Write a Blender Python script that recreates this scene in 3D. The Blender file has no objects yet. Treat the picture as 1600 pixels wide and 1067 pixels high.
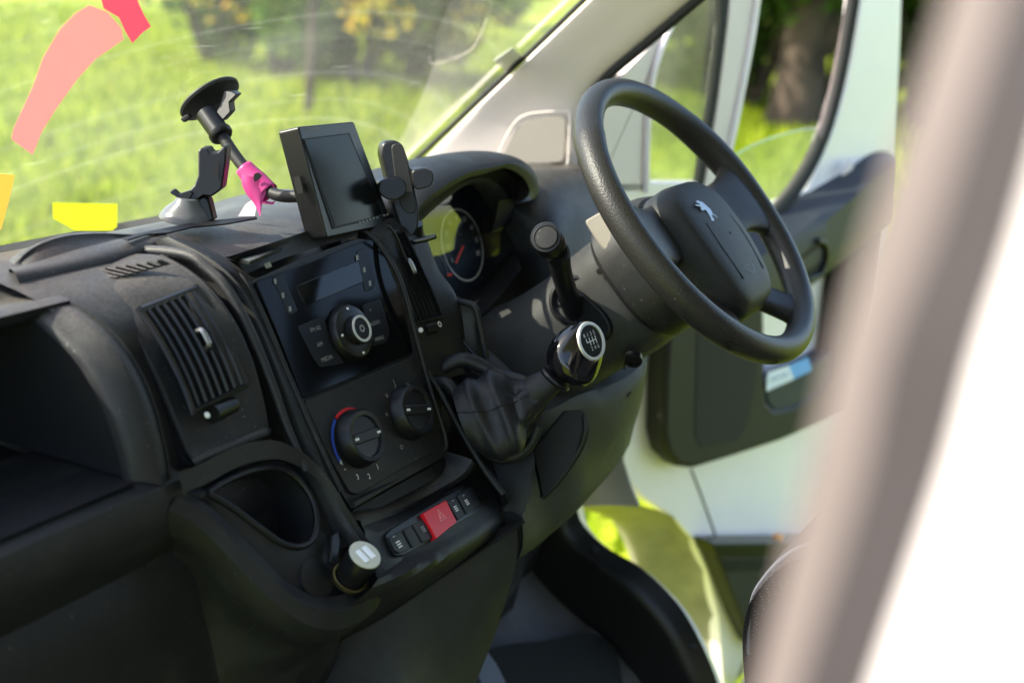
import bpy, bmesh, math, random
import numpy as np
from mathutils import Vector as V, Matrix
random.seed(7); RNG = np.random.default_rng(11)
S = bpy.context.scene
COL = S.collection
R_ = math.radians

# ------------------------------------------------------------------ camera
# cab coordinates in metres: X to the van's right, Y forward, Z up, origin at the radio knob
CP = V((-1.0879, -0.7930, 0.3949))
YAW, PITCH, ROLL, FPX = 1.07731, 0.29231, 0.073098, 2011.81
_f = V((math.sin(YAW)*math.cos(PITCH), math.cos(YAW)*math.cos(PITCH), -math.sin(PITCH)))
_r0 = V((math.cos(YAW), -math.sin(YAW), 0)); _u0 = _r0.cross(_f)
_r = math.cos(ROLL)*_r0 + math.sin(ROLL)*_u0
_u = -math.sin(ROLL)*_r0 + math.cos(ROLL)*_u0
cam = bpy.data.cameras.new('camera'); co = bpy.data.objects.new('camera', cam); COL.objects.link(co)
M = Matrix((_r, _u, -_f)).transposed().to_4x4(); M.translation = CP; co.matrix_world = M
cam.sensor_width = 36; cam.lens = FPX/1600*36; cam.clip_start = 0.02; cam.clip_end = 600
cam.dof.use_dof = True; cam.dof.focus_distance = 1.42; cam.dof.aperture_fstop = 3.2
S.camera = co

# ------------------------------------------------------------------ light
SUN = V((-0.44, 0.68, 0.59)).normalized()
w = bpy.data.worlds.new('World'); S.world = w; w.use_nodes = True
nt = w.node_tree; bg = nt.nodes['Background']
sky = nt.nodes.new('ShaderNodeTexSky'); sky.sky_type = 'NISHITA'; sky.sun_disc = False
sky.sun_elevation = math.asin(SUN.z); sky.sun_rotation = math.atan2(SUN.x, SUN.y)
sky.air_density = 1.0; sky.dust_density = 1.5
nt.links.new(sky.outputs[0], bg.inputs[0]); bg.inputs[1].default_value = 0.15
sl = bpy.data.lights.new('sun', 'SUN'); sl.energy = 3.3; sl.angle = R_(0.5); sl.color = (1, .93, .80)
so = bpy.data.objects.new('sun', sl); COL.objects.link(so)
so.rotation_euler = (-SUN).to_track_quat('-Z', 'Y').to_euler()
S.view_settings.view_transform = 'Standard'; S.view_settings.look = 'None'
S.view_settings.exposure = 2.0; S.view_settings.gamma = 1

# ------------------------------------------------------------------ materials
MATS = {}
def mat(name, col, rough=.5, metal=0, bump=0, bscale=900, var=0, vscale=8, dust=0, coat=0, spec=.28, trans=0, sheen=0, noisecol=None, speck=0):
    m = bpy.data.materials.new(name); m.use_nodes = True; t = m.node_tree
    b = t.nodes['Principled BSDF']; b.inputs['Base Color'].default_value = (*col, 1)
    b.inputs['Roughness'].default_value = rough; b.inputs['Metallic'].default_value = metal
    b.inputs['Specular IOR Level'].default_value = spec
    b.inputs['Coat Weight'].default_value = coat; b.inputs['Coat Roughness'].default_value = .06
    if sheen: b.inputs['Sheen Weight'].default_value = sheen
    tc = t.nodes.new('ShaderNodeTexCoord'); src = None
    L = t.links.new
    if var or noisecol:
        n = t.nodes.new('ShaderNodeTexNoise'); n.inputs['Scale'].default_value = vscale; n.inputs['Detail'].default_value = 6
        L(tc.outputs['Object'], n.inputs['Vector'])
        mx = t.nodes.new('ShaderNodeMix'); mx.data_type = 'RGBA'
        c2 = noisecol or tuple(min(1, c*(1+var)) for c in col); c1 = col if noisecol else tuple(c*(1-var) for c in col)
        mx.inputs[6].default_value = (*c1, 1); mx.inputs[7].default_value = (*c2, 1)
        r = t.nodes.new('ShaderNodeMapRange'); r.inputs[1].default_value = .35; r.inputs[2].default_value = .65
        L(n.outputs[0], r.inputs[0]); L(r.outputs[0], mx.inputs[0]); L(mx.outputs[2], b.inputs['Base Color']); src = mx.outputs[2]
    if dust:
        g = t.nodes.new('ShaderNodeNewGeometry'); sx = t.nodes.new('ShaderNodeSeparateXYZ'); L(g.outputs['Normal'], sx.inputs[0])
        r = t.nodes.new('ShaderNodeMapRange'); r.inputs[1].default_value = .55; r.inputs[2].default_value = 1.0
        L(sx.outputs[2], r.inputs[0])
        n2 = t.nodes.new('ShaderNodeTexNoise'); n2.inputs['Scale'].default_value = 260; n2.inputs['Detail'].default_value = 3
        n3 = t.nodes.new('ShaderNodeTexNoise'); n3.inputs['Scale'].default_value = 14; n3.inputs['Detail'].default_value = 4
        L(tc.outputs['Object'], n2.inputs['Vector']); L(tc.outputs['Object'], n3.inputs['Vector'])
        m1 = t.nodes.new('ShaderNodeMath'); m1.operation = 'MULTIPLY'; L(r.outputs[0], m1.inputs[0]); L(n2.outputs[0], m1.inputs[1])
        m2 = t.nodes.new('ShaderNodeMath'); m2.operation = 'MULTIPLY'; L(m1.outputs[0], m2.inputs[0]); L(n3.outputs[0], m2.inputs[1])
        m3 = t.nodes.new('ShaderNodeMath'); m3.operation = 'MULTIPLY'; m3.use_clamp = True; L(m2.outputs[0], m3.inputs[0]); m3.inputs[1].default_value = dust*3
        mx = t.nodes.new('ShaderNodeMix'); mx.data_type = 'RGBA'; L(m3.outputs[0], mx.inputs[0])
        if src: L(src, mx.inputs[6])
        else: mx.inputs[6].default_value = (*col, 1)
        mx.inputs[7].default_value = (.20, .18, .155, 1); L(mx.outputs[2], b.inputs['Base Color'])
    if speck:
        n5 = t.nodes.new('ShaderNodeTexNoise'); n5.inputs['Scale'].default_value = 330; n5.inputs['Detail'].default_value = 1; L(tc.outputs['Object'], n5.inputs['Vector'])
        r5 = t.nodes.new('ShaderNodeMapRange'); r5.inputs[1].default_value = .735; r5.inputs[2].default_value = .80; r5.inputs[4].default_value = speck; L(n5.outputs[0], r5.inputs[0])
        n6 = t.nodes.new('ShaderNodeTexNoise'); n6.inputs['Scale'].default_value = 9; n6.inputs['Detail'].default_value = 5; n6.inputs['Distortion'].default_value = 1.5; L(tc.outputs['Object'], n6.inputs['Vector'])
        r6 = t.nodes.new('ShaderNodeMapRange'); r6.inputs[1].default_value = .5; r6.inputs[2].default_value = .75; r6.inputs[4].default_value = .10*speck; L(n6.outputs[0], r6.inputs[0])
        a5 = t.nodes.new('ShaderNodeMath'); a5.operation = 'ADD'; L(r5.outputs[0], a5.inputs[0]); L(r6.outputs[0], a5.inputs[1])
        mx5 = t.nodes.new('ShaderNodeMix'); mx5.data_type = 'RGBA'; L(a5.outputs[0], mx5.inputs[0])
        lk = b.inputs['Base Color'].links
        if lk: L(lk[0].from_socket, mx5.inputs[6])
        else: mx5.inputs[6].default_value = (*col, 1)
        mx5.inputs[7].default_value = (.20, .19, .17, 1); L(mx5.outputs[2], b.inputs['Base Color'])
        rr_ = t.nodes.new('ShaderNodeMapRange'); rr_.inputs[1].default_value = .35; rr_.inputs[2].default_value = .7; rr_.inputs[3].default_value = rough-.07; rr_.inputs[4].default_value = rough+.10; L(n6.outputs[0], rr_.inputs[0]); L(rr_.outputs[0], b.inputs['Roughness'])
    if bump:
        n = t.nodes.new('ShaderNodeTexNoise'); n.inputs['Scale'].default_value = bscale; n.inputs['Detail'].default_value = 2
        L(tc.outputs['Object'], n.inputs['Vector'])
        bp = t.nodes.new('ShaderNodeBump'); bp.inputs['Strength'].default_value = bump; bp.inputs['Distance'].default_value = .001
        L(n.outputs[0], bp.inputs['Height']); L(bp.outputs[0], b.inputs['Normal'])
    MATS[name] = m; return m
BLK = mat('black plastic', (.0085, .0085, .009), .5, bump=.35, bscale=1100, var=.12, vscale=20, speck=.5)
DUSTY = mat('dusty black plastic', (.010, .010, .012), .45, bump=.45, bscale=1000, dust=.32, speck=.8)
DK = mat('deep black plastic', (.004, .004, .005), .6)
SAT = mat('satin black plastic', (.006, .006, .007), .36, bump=.1, bscale=700)
GLOSS = mat('gloss black plastic', (.004, .004, .005), .10, spec=.5)
PIANO = mat('piano black panel', (.003, .003, .0035), .12, spec=.10)
LEATH = mat('black leatherette', (.010, .010, .012), .50, bump=.5, bscale=420, speck=.35)
RIM = mat('grained wheel plastic', (.018, .017, .016), .40, bump=.55, bscale=520)
PAD = mat('airbag cover plastic', (.012, .013, .013), .52, bump=.6, bscale=650)
GREYP = mat('sunlit collar plastic', (.20, .18, .15), .5, bump=.4, bscale=700)
CREAM = mat('cream trim', (.72, .635, .60), .5, bump=.15, bscale=800, var=.04, vscale=5)
WHITE = mat('white paint', (.85, .79, .80), .28, coat=.5, var=.03, vscale=4)
CARPET = mat('grey moulded carpet', (.060, .060, .066), .95, bump=.8, bscale=300, var=.25, vscale=15)
MATM = mat('black floor mat', (.006, .007, .007), .9, bump=.9, bscale=500)
FAB = mat('seat fabric', (.022, .024, .035), .9, bump=.5, bscale=350, sheen=.3)
COWL = mat('cowl plastic', (.030, .030, .029), .52, spec=.16, bump=.35, bscale=1100, var=.1, vscale=30, speck=.35)
SILV = mat('brushed silver', (.27, .28, .30), .36, metal=1)
CHAL = mat('silver ring', (.55, .53, .48), .4, metal=.6)
MARK = mat('white print', (.62, .62, .60), .6)
MARKG = mat('grey print', (.22, .22, .21), .6)
REDP = mat('red button plastic', (.55, .008, .015), .38)
REDM = mat('red print', (.45, .01, .015), .5)
BLUM = mat('blue print', (.02, .06, .35), .5)
NEED = mat('orange red needle', (.85, .06, .02), .4)
DIAL = mat('dial face', (.012, .015, .024), .5)
SEAL = mat('rubber seal', (.015, .015, .015), .7)
RUB = mat('rubber', (.012, .012, .013), .55)
STRAP = mat('pale cable', (.22, .18, .15), .5)
BARK = mat('bark', (.055, .040, .028), .9, bump=1, bscale=6, var=.4, vscale=3)
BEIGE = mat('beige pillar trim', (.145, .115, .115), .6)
TAUPE = mat('taupe door seal', (.026, .021, .024), .7)
STICK = mat('white sticker', (.72, .76, .84), .5)
STICKB = mat('blue sticker', (.16, .38, .75), .5)
ORNG = mat('orange plastic', (.7, .30, .05), .5)
def leafmat(name, cols, tr=.45):
    m = bpy.data.materials.new(name); m.use_nodes = True; t = m.node_tree; t.nodes.clear(); L = t.links.new
    o = t.nodes.new('ShaderNodeOutputMaterial'); d = t.nodes.new('ShaderNodeBsdfDiffuse'); tl = t.nodes.new('ShaderNodeBsdfTranslucent')
    mx = t.nodes.new('ShaderNodeMixShader'); mx.inputs[0].default_value = tr
    g = t.nodes.new('ShaderNodeNewGeometry'); cr = t.nodes.new('ShaderNodeValToRGB')
    cr.color_ramp.elements[0].color = (*cols[0], 1); cr.color_ramp.elements[1].color = (*cols[-1], 1)
    for i, c in enumerate(cols[1:-1]):
        e = cr.color_ramp.elements.new((i+1)/(len(cols)-1)); e.color = (*c, 1)
    L(g.outputs['Random Per Island'], cr.inputs[0]); L(cr.outputs[0], d.inputs[0]); L(cr.outputs[0], tl.inputs[0])
    L(d.outputs[0], mx.inputs[1]); L(tl.outputs[0], mx.inputs[2]); L(mx.outputs[0], o.inputs[0]); return m
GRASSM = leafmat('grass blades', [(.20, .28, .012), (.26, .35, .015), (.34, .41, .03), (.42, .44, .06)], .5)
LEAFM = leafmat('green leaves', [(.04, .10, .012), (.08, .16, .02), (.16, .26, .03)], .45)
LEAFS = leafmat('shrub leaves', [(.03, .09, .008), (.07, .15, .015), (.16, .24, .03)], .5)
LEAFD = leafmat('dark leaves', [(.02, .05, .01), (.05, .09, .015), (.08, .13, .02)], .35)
LEAFY = leafmat('yellow leaves', [(.55, .38, .03), (.65, .48, .05), (.20, .28, .03), (.6, .30, .03)], .5)
def tapemat(name, col, tr, alpha=0):
    m = bpy.data.materials.new(name); m.use_nodes = True; t = m.node_tree; t.nodes.clear(); L = t.links.new
    o = t.nodes.new('ShaderNodeOutputMaterial'); p = t.nodes.new('ShaderNodeBsdfPrincipled'); p.inputs['Base Color'].default_value = (*col, 1); p.inputs['Roughness'].default_value = .4
    tl = t.nodes.new('ShaderNodeBsdfTranslucent'); tl.inputs[0].default_value = (*col, 1)
    mx = t.nodes.new('ShaderNodeMixShader'); mx.inputs[0].default_value = tr; L(p.outputs[0], mx.inputs[1]); L(tl.outputs[0], mx.inputs[2])
    out = mx.outputs[0]
    if alpha:
        tp = t.nodes.new('ShaderNodeBsdfTransparent'); tp.inputs[0].default_value = (*[min(1, .5+c*.5) for c in col], 1)
        m2 = t.nodes.new('ShaderNodeMixShader'); m2.inputs[0].default_value = alpha; L(out, m2.inputs[1]); L(tp.outputs[0], m2.inputs[2]); out = m2.outputs[0]
    L(out, o.inputs[0]); return m
PINK = tapemat('pink tape', (.60, .06, .27), .35)
PINKT = tapemat('salmon reflection', (.84, .34, .35), .45, .42)
YELT = tapemat('yellow film', (.62, .64, .05), .5, .4)
ORT = tapemat('orange film', (.75, .50, .12), .5, .3)
DEDGE = mat('olive shaded door edge paint', (.26, .245, .19), .4, var=.2, vscale=9)  # white paint darkened, olive shade and grass reflection put into the colour
def glassmat(name, tint, dustc, refl=1.0, scratch=0):
    m = bpy.data.materials.new(name); m.use_nodes = True; t = m.node_tree; t.nodes.clear(); L = t.links.new
    o = t.nodes.new('ShaderNodeOutputMaterial'); tp = t.nodes.new('ShaderNodeBsdfTransparent'); tp.inputs[0].default_value = (*tint, 1)
    gl = t.nodes.new('ShaderNodeBsdfGlossy'); gl.inputs['Roughness'].default_value = .01
    lw = t.nodes.new('ShaderNodeLayerWeight'); lw.inputs[0].default_value = .5
    pw = t.nodes.new('ShaderNodeMath'); pw.operation = 'POWER'; pw.inputs[1].default_value = 5; L(lw.outputs['Facing'], pw.inputs[0])
    fr = t.nodes.new('ShaderNodeMath'); fr.operation = 'MULTIPLY_ADD'; fr.inputs[1].default_value = .96; fr.inputs[2].default_value = .04; L(pw.outputs[0], fr.inputs[0])
    mu = t.nodes.new('ShaderNodeMath'); mu.operation = 'MULTIPLY'; mu.inputs[1].default_value = refl; mu.use_clamp = True
    L(fr.outputs[0], mu.inputs[0]); m1 = t.nodes.new('ShaderNodeMixShader'); L(mu.outputs[0], m1.inputs[0]); L(tp.outputs[0], m1.inputs[1]); L(gl.outputs[0], m1.inputs[2])
    out = m1.outputs[0]
    if dustc:
        df = t.nodes.new('ShaderNodeBsdfDiffuse'); df.inputs[0].default_value = (.75, .75, .70, 1)
        tl = t.nodes.new('ShaderNodeBsdfTranslucent'); tl.inputs[0].default_value = (.85, .86, .78, 1)
        md = t.nodes.new('ShaderNodeMixShader'); md.inputs[0].default_value = .7; L(df.outputs[0], md.inputs[1]); L(tl.outputs[0], md.inputs[2])
        tc = t.nodes.new('ShaderNodeTexCoord'); n = t.nodes.new('ShaderNodeTexNoise'); n.inputs['Scale'].default_value = 5; n.inputs['Detail'].default_value = 8
        L(tc.outputs['Object'], n.inputs['Vector'])
        r = t.nodes.new('ShaderNodeMapRange'); r.inputs[1].default_value = .3; r.inputs[2].default_value = .75; r.inputs[3].default_value = dustc*.45; r.inputs[4].default_value = dustc*1.8
        L(n.outputs[0], r.inputs[0]); fac = r.outputs[0]
        if scratch:
            mp = t.nodes.new('ShaderNodeMapping'); mp.inputs['Rotation'].default_value = (0, 0, .35); mp.inputs['Scale'].default_value = (9, 160, 160)
            L(tc.outputs['Object'], mp.inputs[0]); n2 = t.nodes.new('ShaderNodeTexNoise'); n2.inputs['Scale'].default_value = 1.2; n2.inputs['Detail'].default_value = 1
            L(mp.outputs[0], n2.inputs['Vector']); r2 = t.nodes.new('ShaderNodeMapRange'); r2.inputs[1].default_value = .72; r2.inputs[2].default_value = .80; r2.inputs[4].default_value = scratch
            L(n2.outputs[0], r2.inputs[0]); n4 = t.nodes.new('ShaderNodeTexNoise'); n4.inputs['Scale'].default_value = 420; L(tc.outputs['Object'], n4.inputs['Vector'])
            r4 = t.nodes.new('ShaderNodeMapRange'); r4.inputs[1].default_value = .70; r4.inputs[2].default_value = .78; r4.inputs[4].default_value = scratch*1.5; L(n4.outputs[0], r4.inputs[0])
            a = t.nodes.new('ShaderNodeMath'); a.operation = 'ADD'; L(fac, a.inputs[0]); L(r2.outputs[0], a.inputs[1])
            a2 = t.nodes.new('ShaderNodeMath'); a2.operation = 'ADD'; a2.use_clamp = True; L(a.outputs[0], a2.inputs[0]); L(r4.outputs[0], a2.inputs[1]); fac = a2.outputs[0]
        if scratch:   # wiper arcs: dust banded by the distance from the wiper spindle
            vd = t.nodes.new('ShaderNodeVectorMath'); vd.operation = 'DISTANCE'; vd.inputs[1].default_value = (.25, .95, -.45); L(tc.outputs['Object'], vd.inputs[0])
            n7 = t.nodes.new('ShaderNodeTexNoise'); n7.noise_dimensions = '1D'; n7.inputs['Scale'].default_value = 28; n7.inputs['Detail'].default_value = 6; n7.inputs['Roughness'].default_value = .75; L(vd.outputs['Value'], n7.inputs['W'])
            r7 = t.nodes.new('ShaderNodeMapRange'); r7.inputs[1].default_value = .5; r7.inputs[2].default_value = .78; r7.inputs[4].default_value = .042; L(n7.outputs[0], r7.inputs[0])
            a7 = t.nodes.new('ShaderNodeMath'); a7.operation = 'ADD'; a7.use_clamp = True; L(fac, a7.inputs[0]); L(r7.outputs[0], a7.inputs[1]); fac = a7.outputs[0]
        m2 = t.nodes.new('ShaderNodeMixShader'); L(fac, m2.inputs[0]); L(out, m2.inputs[1]); L(md.outputs[0], m2.inputs[2]); out = m2.outputs[0]
    L(out, o.inputs[0]); return m
GWIND = glassmat('dusty windscreen glass', (.95, .98, .94), .036, 1.7, .07)
GSIDE = glassmat('side window glass', (.86, .93, .88), .05, 1.0)
GTINT = glassmat('tinted quarter glass', (.60, .70, .60), .05, 1.0)
LENS = glassmat('instrument lens', (.9, .9, .9), 0, 2.4)

# ------------------------------------------------------------------ geometry helpers
def ray(px, py): return _f + (px-800)/FPX*_r - (py-533.5)/FPX*_u
def G(px, py, x): d = ray(px, py); return CP + d*((x-CP.x)/d.x)          # on the plane X = x
def GY(px, py, y): d = ray(px, py); return CP + d*((y-CP.y)/d.y)
def GZ(px, py, z): d = ray(px, py); return CP + d*((z-CP.z)/d.z)
def GP(px, py, p, n): d = ray(px, py); return CP + d*((V(p)-CP).dot(V(n))/d.dot(V(n)))
def GX(x, pts): return [G(a, b, x) for a, b in pts]
def G3(pts): return [G(a, b, c) for a, b, c in pts]
T_ = .4739
FU = V((0, math.sin(T_), math.cos(T_))); FN = V((0, -math.cos(T_), math.sin(T_))); EX = V((1, 0, 0))
def FP(px, py, h=0): return GP(px, py, FN*h, FN)
def cr(pts, n, closed=False):
    pts = [V(p) for p in pts]
    if len(pts) == 2: return [pts[0].lerp(pts[1], i/(n-1)) for i in range(n)]
    m = len(pts); out = []
    def g(i): return pts[i % m] if closed else (pts[i] if 0 <= i < m else (2*pts[0]-pts[1] if i < 0 else 2*pts[-1]-pts[-2]))
    segs = m if closed else m-1; k = 12
    for s in range(segs):
        a, b, c, d = g(s-1), g(s), g(s+1), g(s+2)
        for j in range(k):
            t = j/k; out.append(.5*((2*b)+(c-a)*t+(2*a-5*b+4*c-d)*t*t+(3*b-a-3*c+d)*t**3))
    out.append(g(segs) if closed else pts[-1])
    L = [0]
    for i in range(1, len(out)): L.append(L[-1]+(out[i]-out[i-1]).length)
    res = []; j = 0; N = n if closed else n-1
    for i in range(n):
        t = L[-1]*i/N
        while j < len(L)-2 and L[j+1] < t: j += 1
        dd = L[j+1]-L[j]; res.append(out[j].lerp(out[j+1], (t-L[j])/dd if dd > 1e-12 else 0))
    return res
def rc(pts, r, n=5):
    """round the corners of a polygon"""
    out = []; m = len(pts); rr = r if isinstance(r, (list, tuple)) else [r]*m
    for i in range(m):
        p, a, b = pts[i], pts[i-1], pts[(i+1) % m]
        da, db = (a-p), (b-p); q = min(rr[i], da.length*.48, db.length*.48)
        s, e = p+da.normalized()*q, p+db.normalized()*q
        for k in range(n+1):
            t = k/n; out.append((1-t)**2*s+2*t*(1-t)*p+t*t*e)
    return out
class MB:
    def __init__(s): s.v = []; s.f = []
    def grid(s, rows, cu=False, cv=False):
        o = len(s.v); nr, nc = len(rows), len(rows[0])
        for r in rows: s.v += r
        for i in range(nr if cv else nr-1):
            for j in range(nc if cu else nc-1):
                a, b = (i % nr)*nc+j, (i % nr)*nc+(j+1) % nc; c, d = ((i+1) % nr)*nc+(j+1) % nc, ((i+1) % nr)*nc+j
                s.f.append((o+a, o+b, o+c, o+d))
        return s
    def loft(s, curves, nu=28, k=5, cu=False, caps=False, linear=False):
        rs = [cr(c, nu, cu) for c in curves]
        if k > 1 and len(rs) > 2 and not linear:
            cols = [cr([r[j] for r in rs], (len(rs)-1)*k+1) for j in range(nu)]
            rows = [[cols[j][i] for j in range(nu)] for i in range(len(cols[0]))]
        else: rows = rs
        s.grid(rows, cu)
        if caps:
            o = len(s.v)-len(rows)*nu; s.f.append(tuple(o+j for j in range(nu))); e = o+(len(rows)-1)*nu
            s.f.append(tuple(e+j for j in range(nu))[::-1])
        return s
    def plate(s, pts, d):
        d = V(d); o = len(s.v); n = len(pts); s.v += [V(p) for p in pts]; s.v += [V(p)+d for p in pts]
        s.f.append(tuple(range(o, o+n))[::-1]); s.f.append(tuple(range(o+n, o+2*n)))
        for i in range(n): j = (i+1) % n; s.f.append((o+i, o+j, o+n+j, o+n+i))
        return s
    def poly(s, pts): o = len(s.v); s.v += [V(p) for p in pts]; s.f.append(tuple(range(o, o+len(pts)))); return s
    def box(s, c, ax, ay, az):
        c, ax, ay, az = V(c), V(ax), V(ay), V(az)
        return s.plate([c-ax-ay-az, c+ax-ay-az, c+ax+ay-az, c-ax+ay-az], az*2)
    def tube(s, pts, r, n=14, seg=None, caps=True, flat=1, upv=None):
        P = cr(pts, seg or max(2, (len(pts)-1)*8+1)) if len(pts) > 2 else [V(p) for p in pts]
        m = len(P); o = len(s.v); up = None; rows = []
        for i in range(m):
            t = (P[min(i+1, m-1)]-P[max(i-1, 0)]).normalized()
            if up is None: up = V(upv) if upv else (V((0, 0, 1)) if abs(t.z) < .9 else V((0, 1, 0)))
            up = (up-t*up.dot(t)).normalized(); sd = t.cross(up)
            if isinstance(r, (list, tuple)):
                q = i/(m-1)*(len(r)-1); a = int(min(q, len(r)-2)); rr = r[a]+(r[a+1]-r[a])*(q-a)
            else: rr = r
            rows.append([P[i]+up*math.cos(2*math.pi*j/n)*rr+sd*math.sin(2*math.pi*j/n)*rr*flat for j in range(n)])
        s.grid(rows, cu=True)
        if caps: s.f.append(tuple(o+j for j in range(n))); e = o+(m-1)*n; s.f.append(tuple(e+j for j in range(n))[::-1])
        return s
    def lathe(s, c, ax, prof, n=40, caps=True):
        c, ax = V(c), V(ax).normalized(); a = ax.orthogonal().normalized(); b = ax.cross(a); o = len(s.v)
        rows = [[c+ax*h+(a*math.cos(2*math.pi*j/n)+b*math.sin(2*math.pi*j/n))*r for j in range(n)] for r, h in prof]
        s.grid(rows, cu=True)
        if caps: s.f.append(tuple(o+j for j in range(n))); e = o+(len(prof)-1)*n; s.f.append(tuple(e+j for j in range(n))[::-1])
        return s
    def text(s, st, size, org, xd, yd, align='CENTER'):
        cu = bpy.data.curves.new('t', 'FONT'); cu.body = st; cu.size = size; cu.align_x = align; cu.align_y = 'CENTER'; cu.resolution_u = 2
        ob = bpy.data.objects.new('t', cu); COL.objects.link(ob); bpy.context.view_layer.update()
        me = ob.to_mesh(); o = len(s.v); xd, yd, org = V(xd), V(yd), V(org)
        s.v += [org+xd*v.co.x+yd*v.co.y for v in me.vertices]; s.f += [tuple(o+i for i in p.vertices) for p in me.polygons]
        ob.to_mesh_clear(); bpy.data.objects.remove(ob); bpy.data.curves.remove(cu); return s
    def build(s, name, m, parent=None, bevel=0, segs=2, thick=0, sub=0, smooth=True, angle=38):
        me = bpy.data.meshes.new(name); me.from_pydata([tuple(v) for v in s.v], [], s.f)
        bm = bmesh.new(); bm.from_mesh(me); bmesh.ops.remove_doubles(bm, verts=bm.verts, dist=1e-6); bmesh.ops.recalc_face_normals(bm, faces=bm.faces); bm.to_mesh(me); bm.free()
        me.materials.append(m)
        if smooth: me.shade_smooth(); me.set_sharp_from_angle(angle=R_(angle))
        o = bpy.data.objects.new(name, me); COL.objects.link(o)
        if parent:
            o.parent = parent; bpy.context.view_layer.update(); o.matrix_parent_inverse = parent.matrix_world.inverted()
        if thick: q = o.modifiers.new('s', 'SOLIDIFY'); q.thickness = abs(thick); q.offset = -1 if thick > 0 else 1
        if bevel: q = o.modifiers.new('b', 'BEVEL'); q.width = bevel; q.segments = segs; q.limit_method = 'ANGLE'; q.angle_limit = R_(35); q.harden_normals = False
        if sub: q = o.modifiers.new('u', 'SUBSURF'); q.levels = sub; q.render_levels = sub
        return o
def thing(name, label, cat, loc=(0, 0, 0), group=None):
    o = bpy.data.objects.new(name, None); COL.objects.link(o); o.location = loc; o.empty_display_size = .05
    o['label'] = label; o['category'] = cat
    if group: o['group'] = group
    bpy.context.view_layer.update(); return o
def tag(o, label, cat, group=None):
    o['label'] = label; o['category'] = cat
    if group: o['group'] = group
    return o
def struct(o): o['kind'] = 'structure'; return o
def dotdisc(mb, c, n, r, h=.0006, k=16): return mb.lathe(c, n, [(r, 0), (r*.8, h)], k)

GROUND = -1.25

# ================================================================== DASHBOARD
dash = thing('dashboard', 'black dusty plastic dashboard with air vents, radio, heater dials and cup holder', 'dashboard', (0, .1, -.1))
# main shell (X from the passenger pod to the driver's door), profile in Y-Z
base = [(.47, -.02), (.36, .035), (.26, .070), (.19, .080), (.14, .078), (.09, .069), (.055, .050), (.030, .020), (.006, -.030), (-.015, -.080), (-.03, -.13), (-.03, -.19), (-.01, -.30), (.03, -.5), (.10, -.75)]
mb = MB()
def prof(x, dy=0, dz=0, pts=base): return [V((x, y+dy, z+dz)) for y, z in pts]
mb.loft([prof(-.325), prof(-.17), prof(0), prof(.16), prof(.24, .05)], nu=60, linear=True)
b2 = [(.47, -.02), (.36, .03), (.28, .055), (.22, .06), (.18, .045), (.16, .01), (.15, -.05), (.14, -.12), (.10, -.2), (.06, -.3), (.08, -.5), (.12, -.75)]
mb.loft([[V((x, y, z)) for y, z in b2] for x in (.24, .35, .5, .66)], nu=50, linear=True)
b3 = [(.47, -.02), (.36, .03), (.26, .055), (.18, .062), (.13, .055), (.10, .03), (.085, 0), (.08, -.05), (.09, -.12), (.09, -.2), (.08, -.3), (.10, -.5), (.14, -.7)]
mb.loft([[V((x, y, z)) for y, z in b3] for x in (.60, .62, .75, .83)], nu=50, linear=True)
mb.build('shell', DUSTY, dash)
# left tray with its surround
topp = [(.47, -.02), (.36, .04), (.27, .082), (.20, .088), (.156, .088), (.125, .079), (.105, .072)]
opn = GX(-.335, [(62, 497), (75, 503), (100, 524), (140, 565), (175, 625), (200, 690), (215, 752)])
seam = GX(-.300, [(34, 459), (75, 464), (120, 478), (168, 512), (207, 560), (238, 625), (258, 700), (270, 775)])
mid = [a.lerp(b, .55)+V((0, -.006, .005)) for a, b in zip(cr(opn, 20), cr(seam, 20))]
MB().tube([p+V((-.0015, -.002, .001)) for p in seam], .0012, n=6).build('panel_gap', DK, dash)
MB().loft([cr(seam, 20), mid, cr(opn, 20), [p+V((-.004, .012, -.002)) for p in cr(opn, 20)]], nu=26, k=4).build('tray_surround', DUSTY, dash)
t0 = opn[0]; e0 = seam[0]
mb = MB(); rowp = [V((0, .47, -.02)), V((0, .36, .04)), V((0, .27, .082)), V((0, .19, e0.z+.018)), V((0, e0.y, e0.z)), V((0, t0.y+.006, t0.z+.012)), V((0, t0.y, t0.z)), V((0, t0.y+.02, t0.z-.004))]
mb.loft([[V((x, q.y, q.z)) for q in rowp] for x in (-.95, -.6, -.335, -.30)], nu=30, linear=True).build('tray_top', DUSTY, dash)
c0 = opn[-1]
led = [(c0.y+.13, c0.z-.004), (c0.y+.02, c0.z-.002), (c0.y, c0.z), (c0.y-.012, c0.z-.012), (c0.y-.018, c0.z-.035), (c0.y-.012, c0.z-.06), (c0.y+.002, c0.z-.085), (c0.y-.008, c0.z-.105), (c0.y-.012, c0.z-.16), (c0.y-.01, c0.z-.3), (c0.y+.06, c0.z-.65)]
MB().loft([[V((x, y, z)) for y, z in led] for x in (-.95, -.6, -.335, -.290)], nu=40, linear=True).build('tray_ledge', BLK, dash)
MB().loft([[V((x, y, z)) for y, z in led[6:]] for x in (-.30, -.2, -.11)], nu=16, linear=True).build('glovebox_panel', BLK, dash)
mb = MB(); zz, yy = t0.z, t0.y
mb.loft([[V((-.338, y, z)) for y, z in ((yy, zz), (yy+.10, zz-.005), (yy+.10, c0.z), (c0.y, c0.z))], [V((-.95, y, z)) for y, z in ((yy, zz), (yy+.10, zz-.005), (yy+.10, c0.z), (c0.y, c0.z))]], nu=22)
side = cr(opn, 12); mb.loft([side, [V((p.x-.012, yy+.09, p.z)) for p in side]], nu=12)
mb.build('tray_recess', DK, dash)
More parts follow.
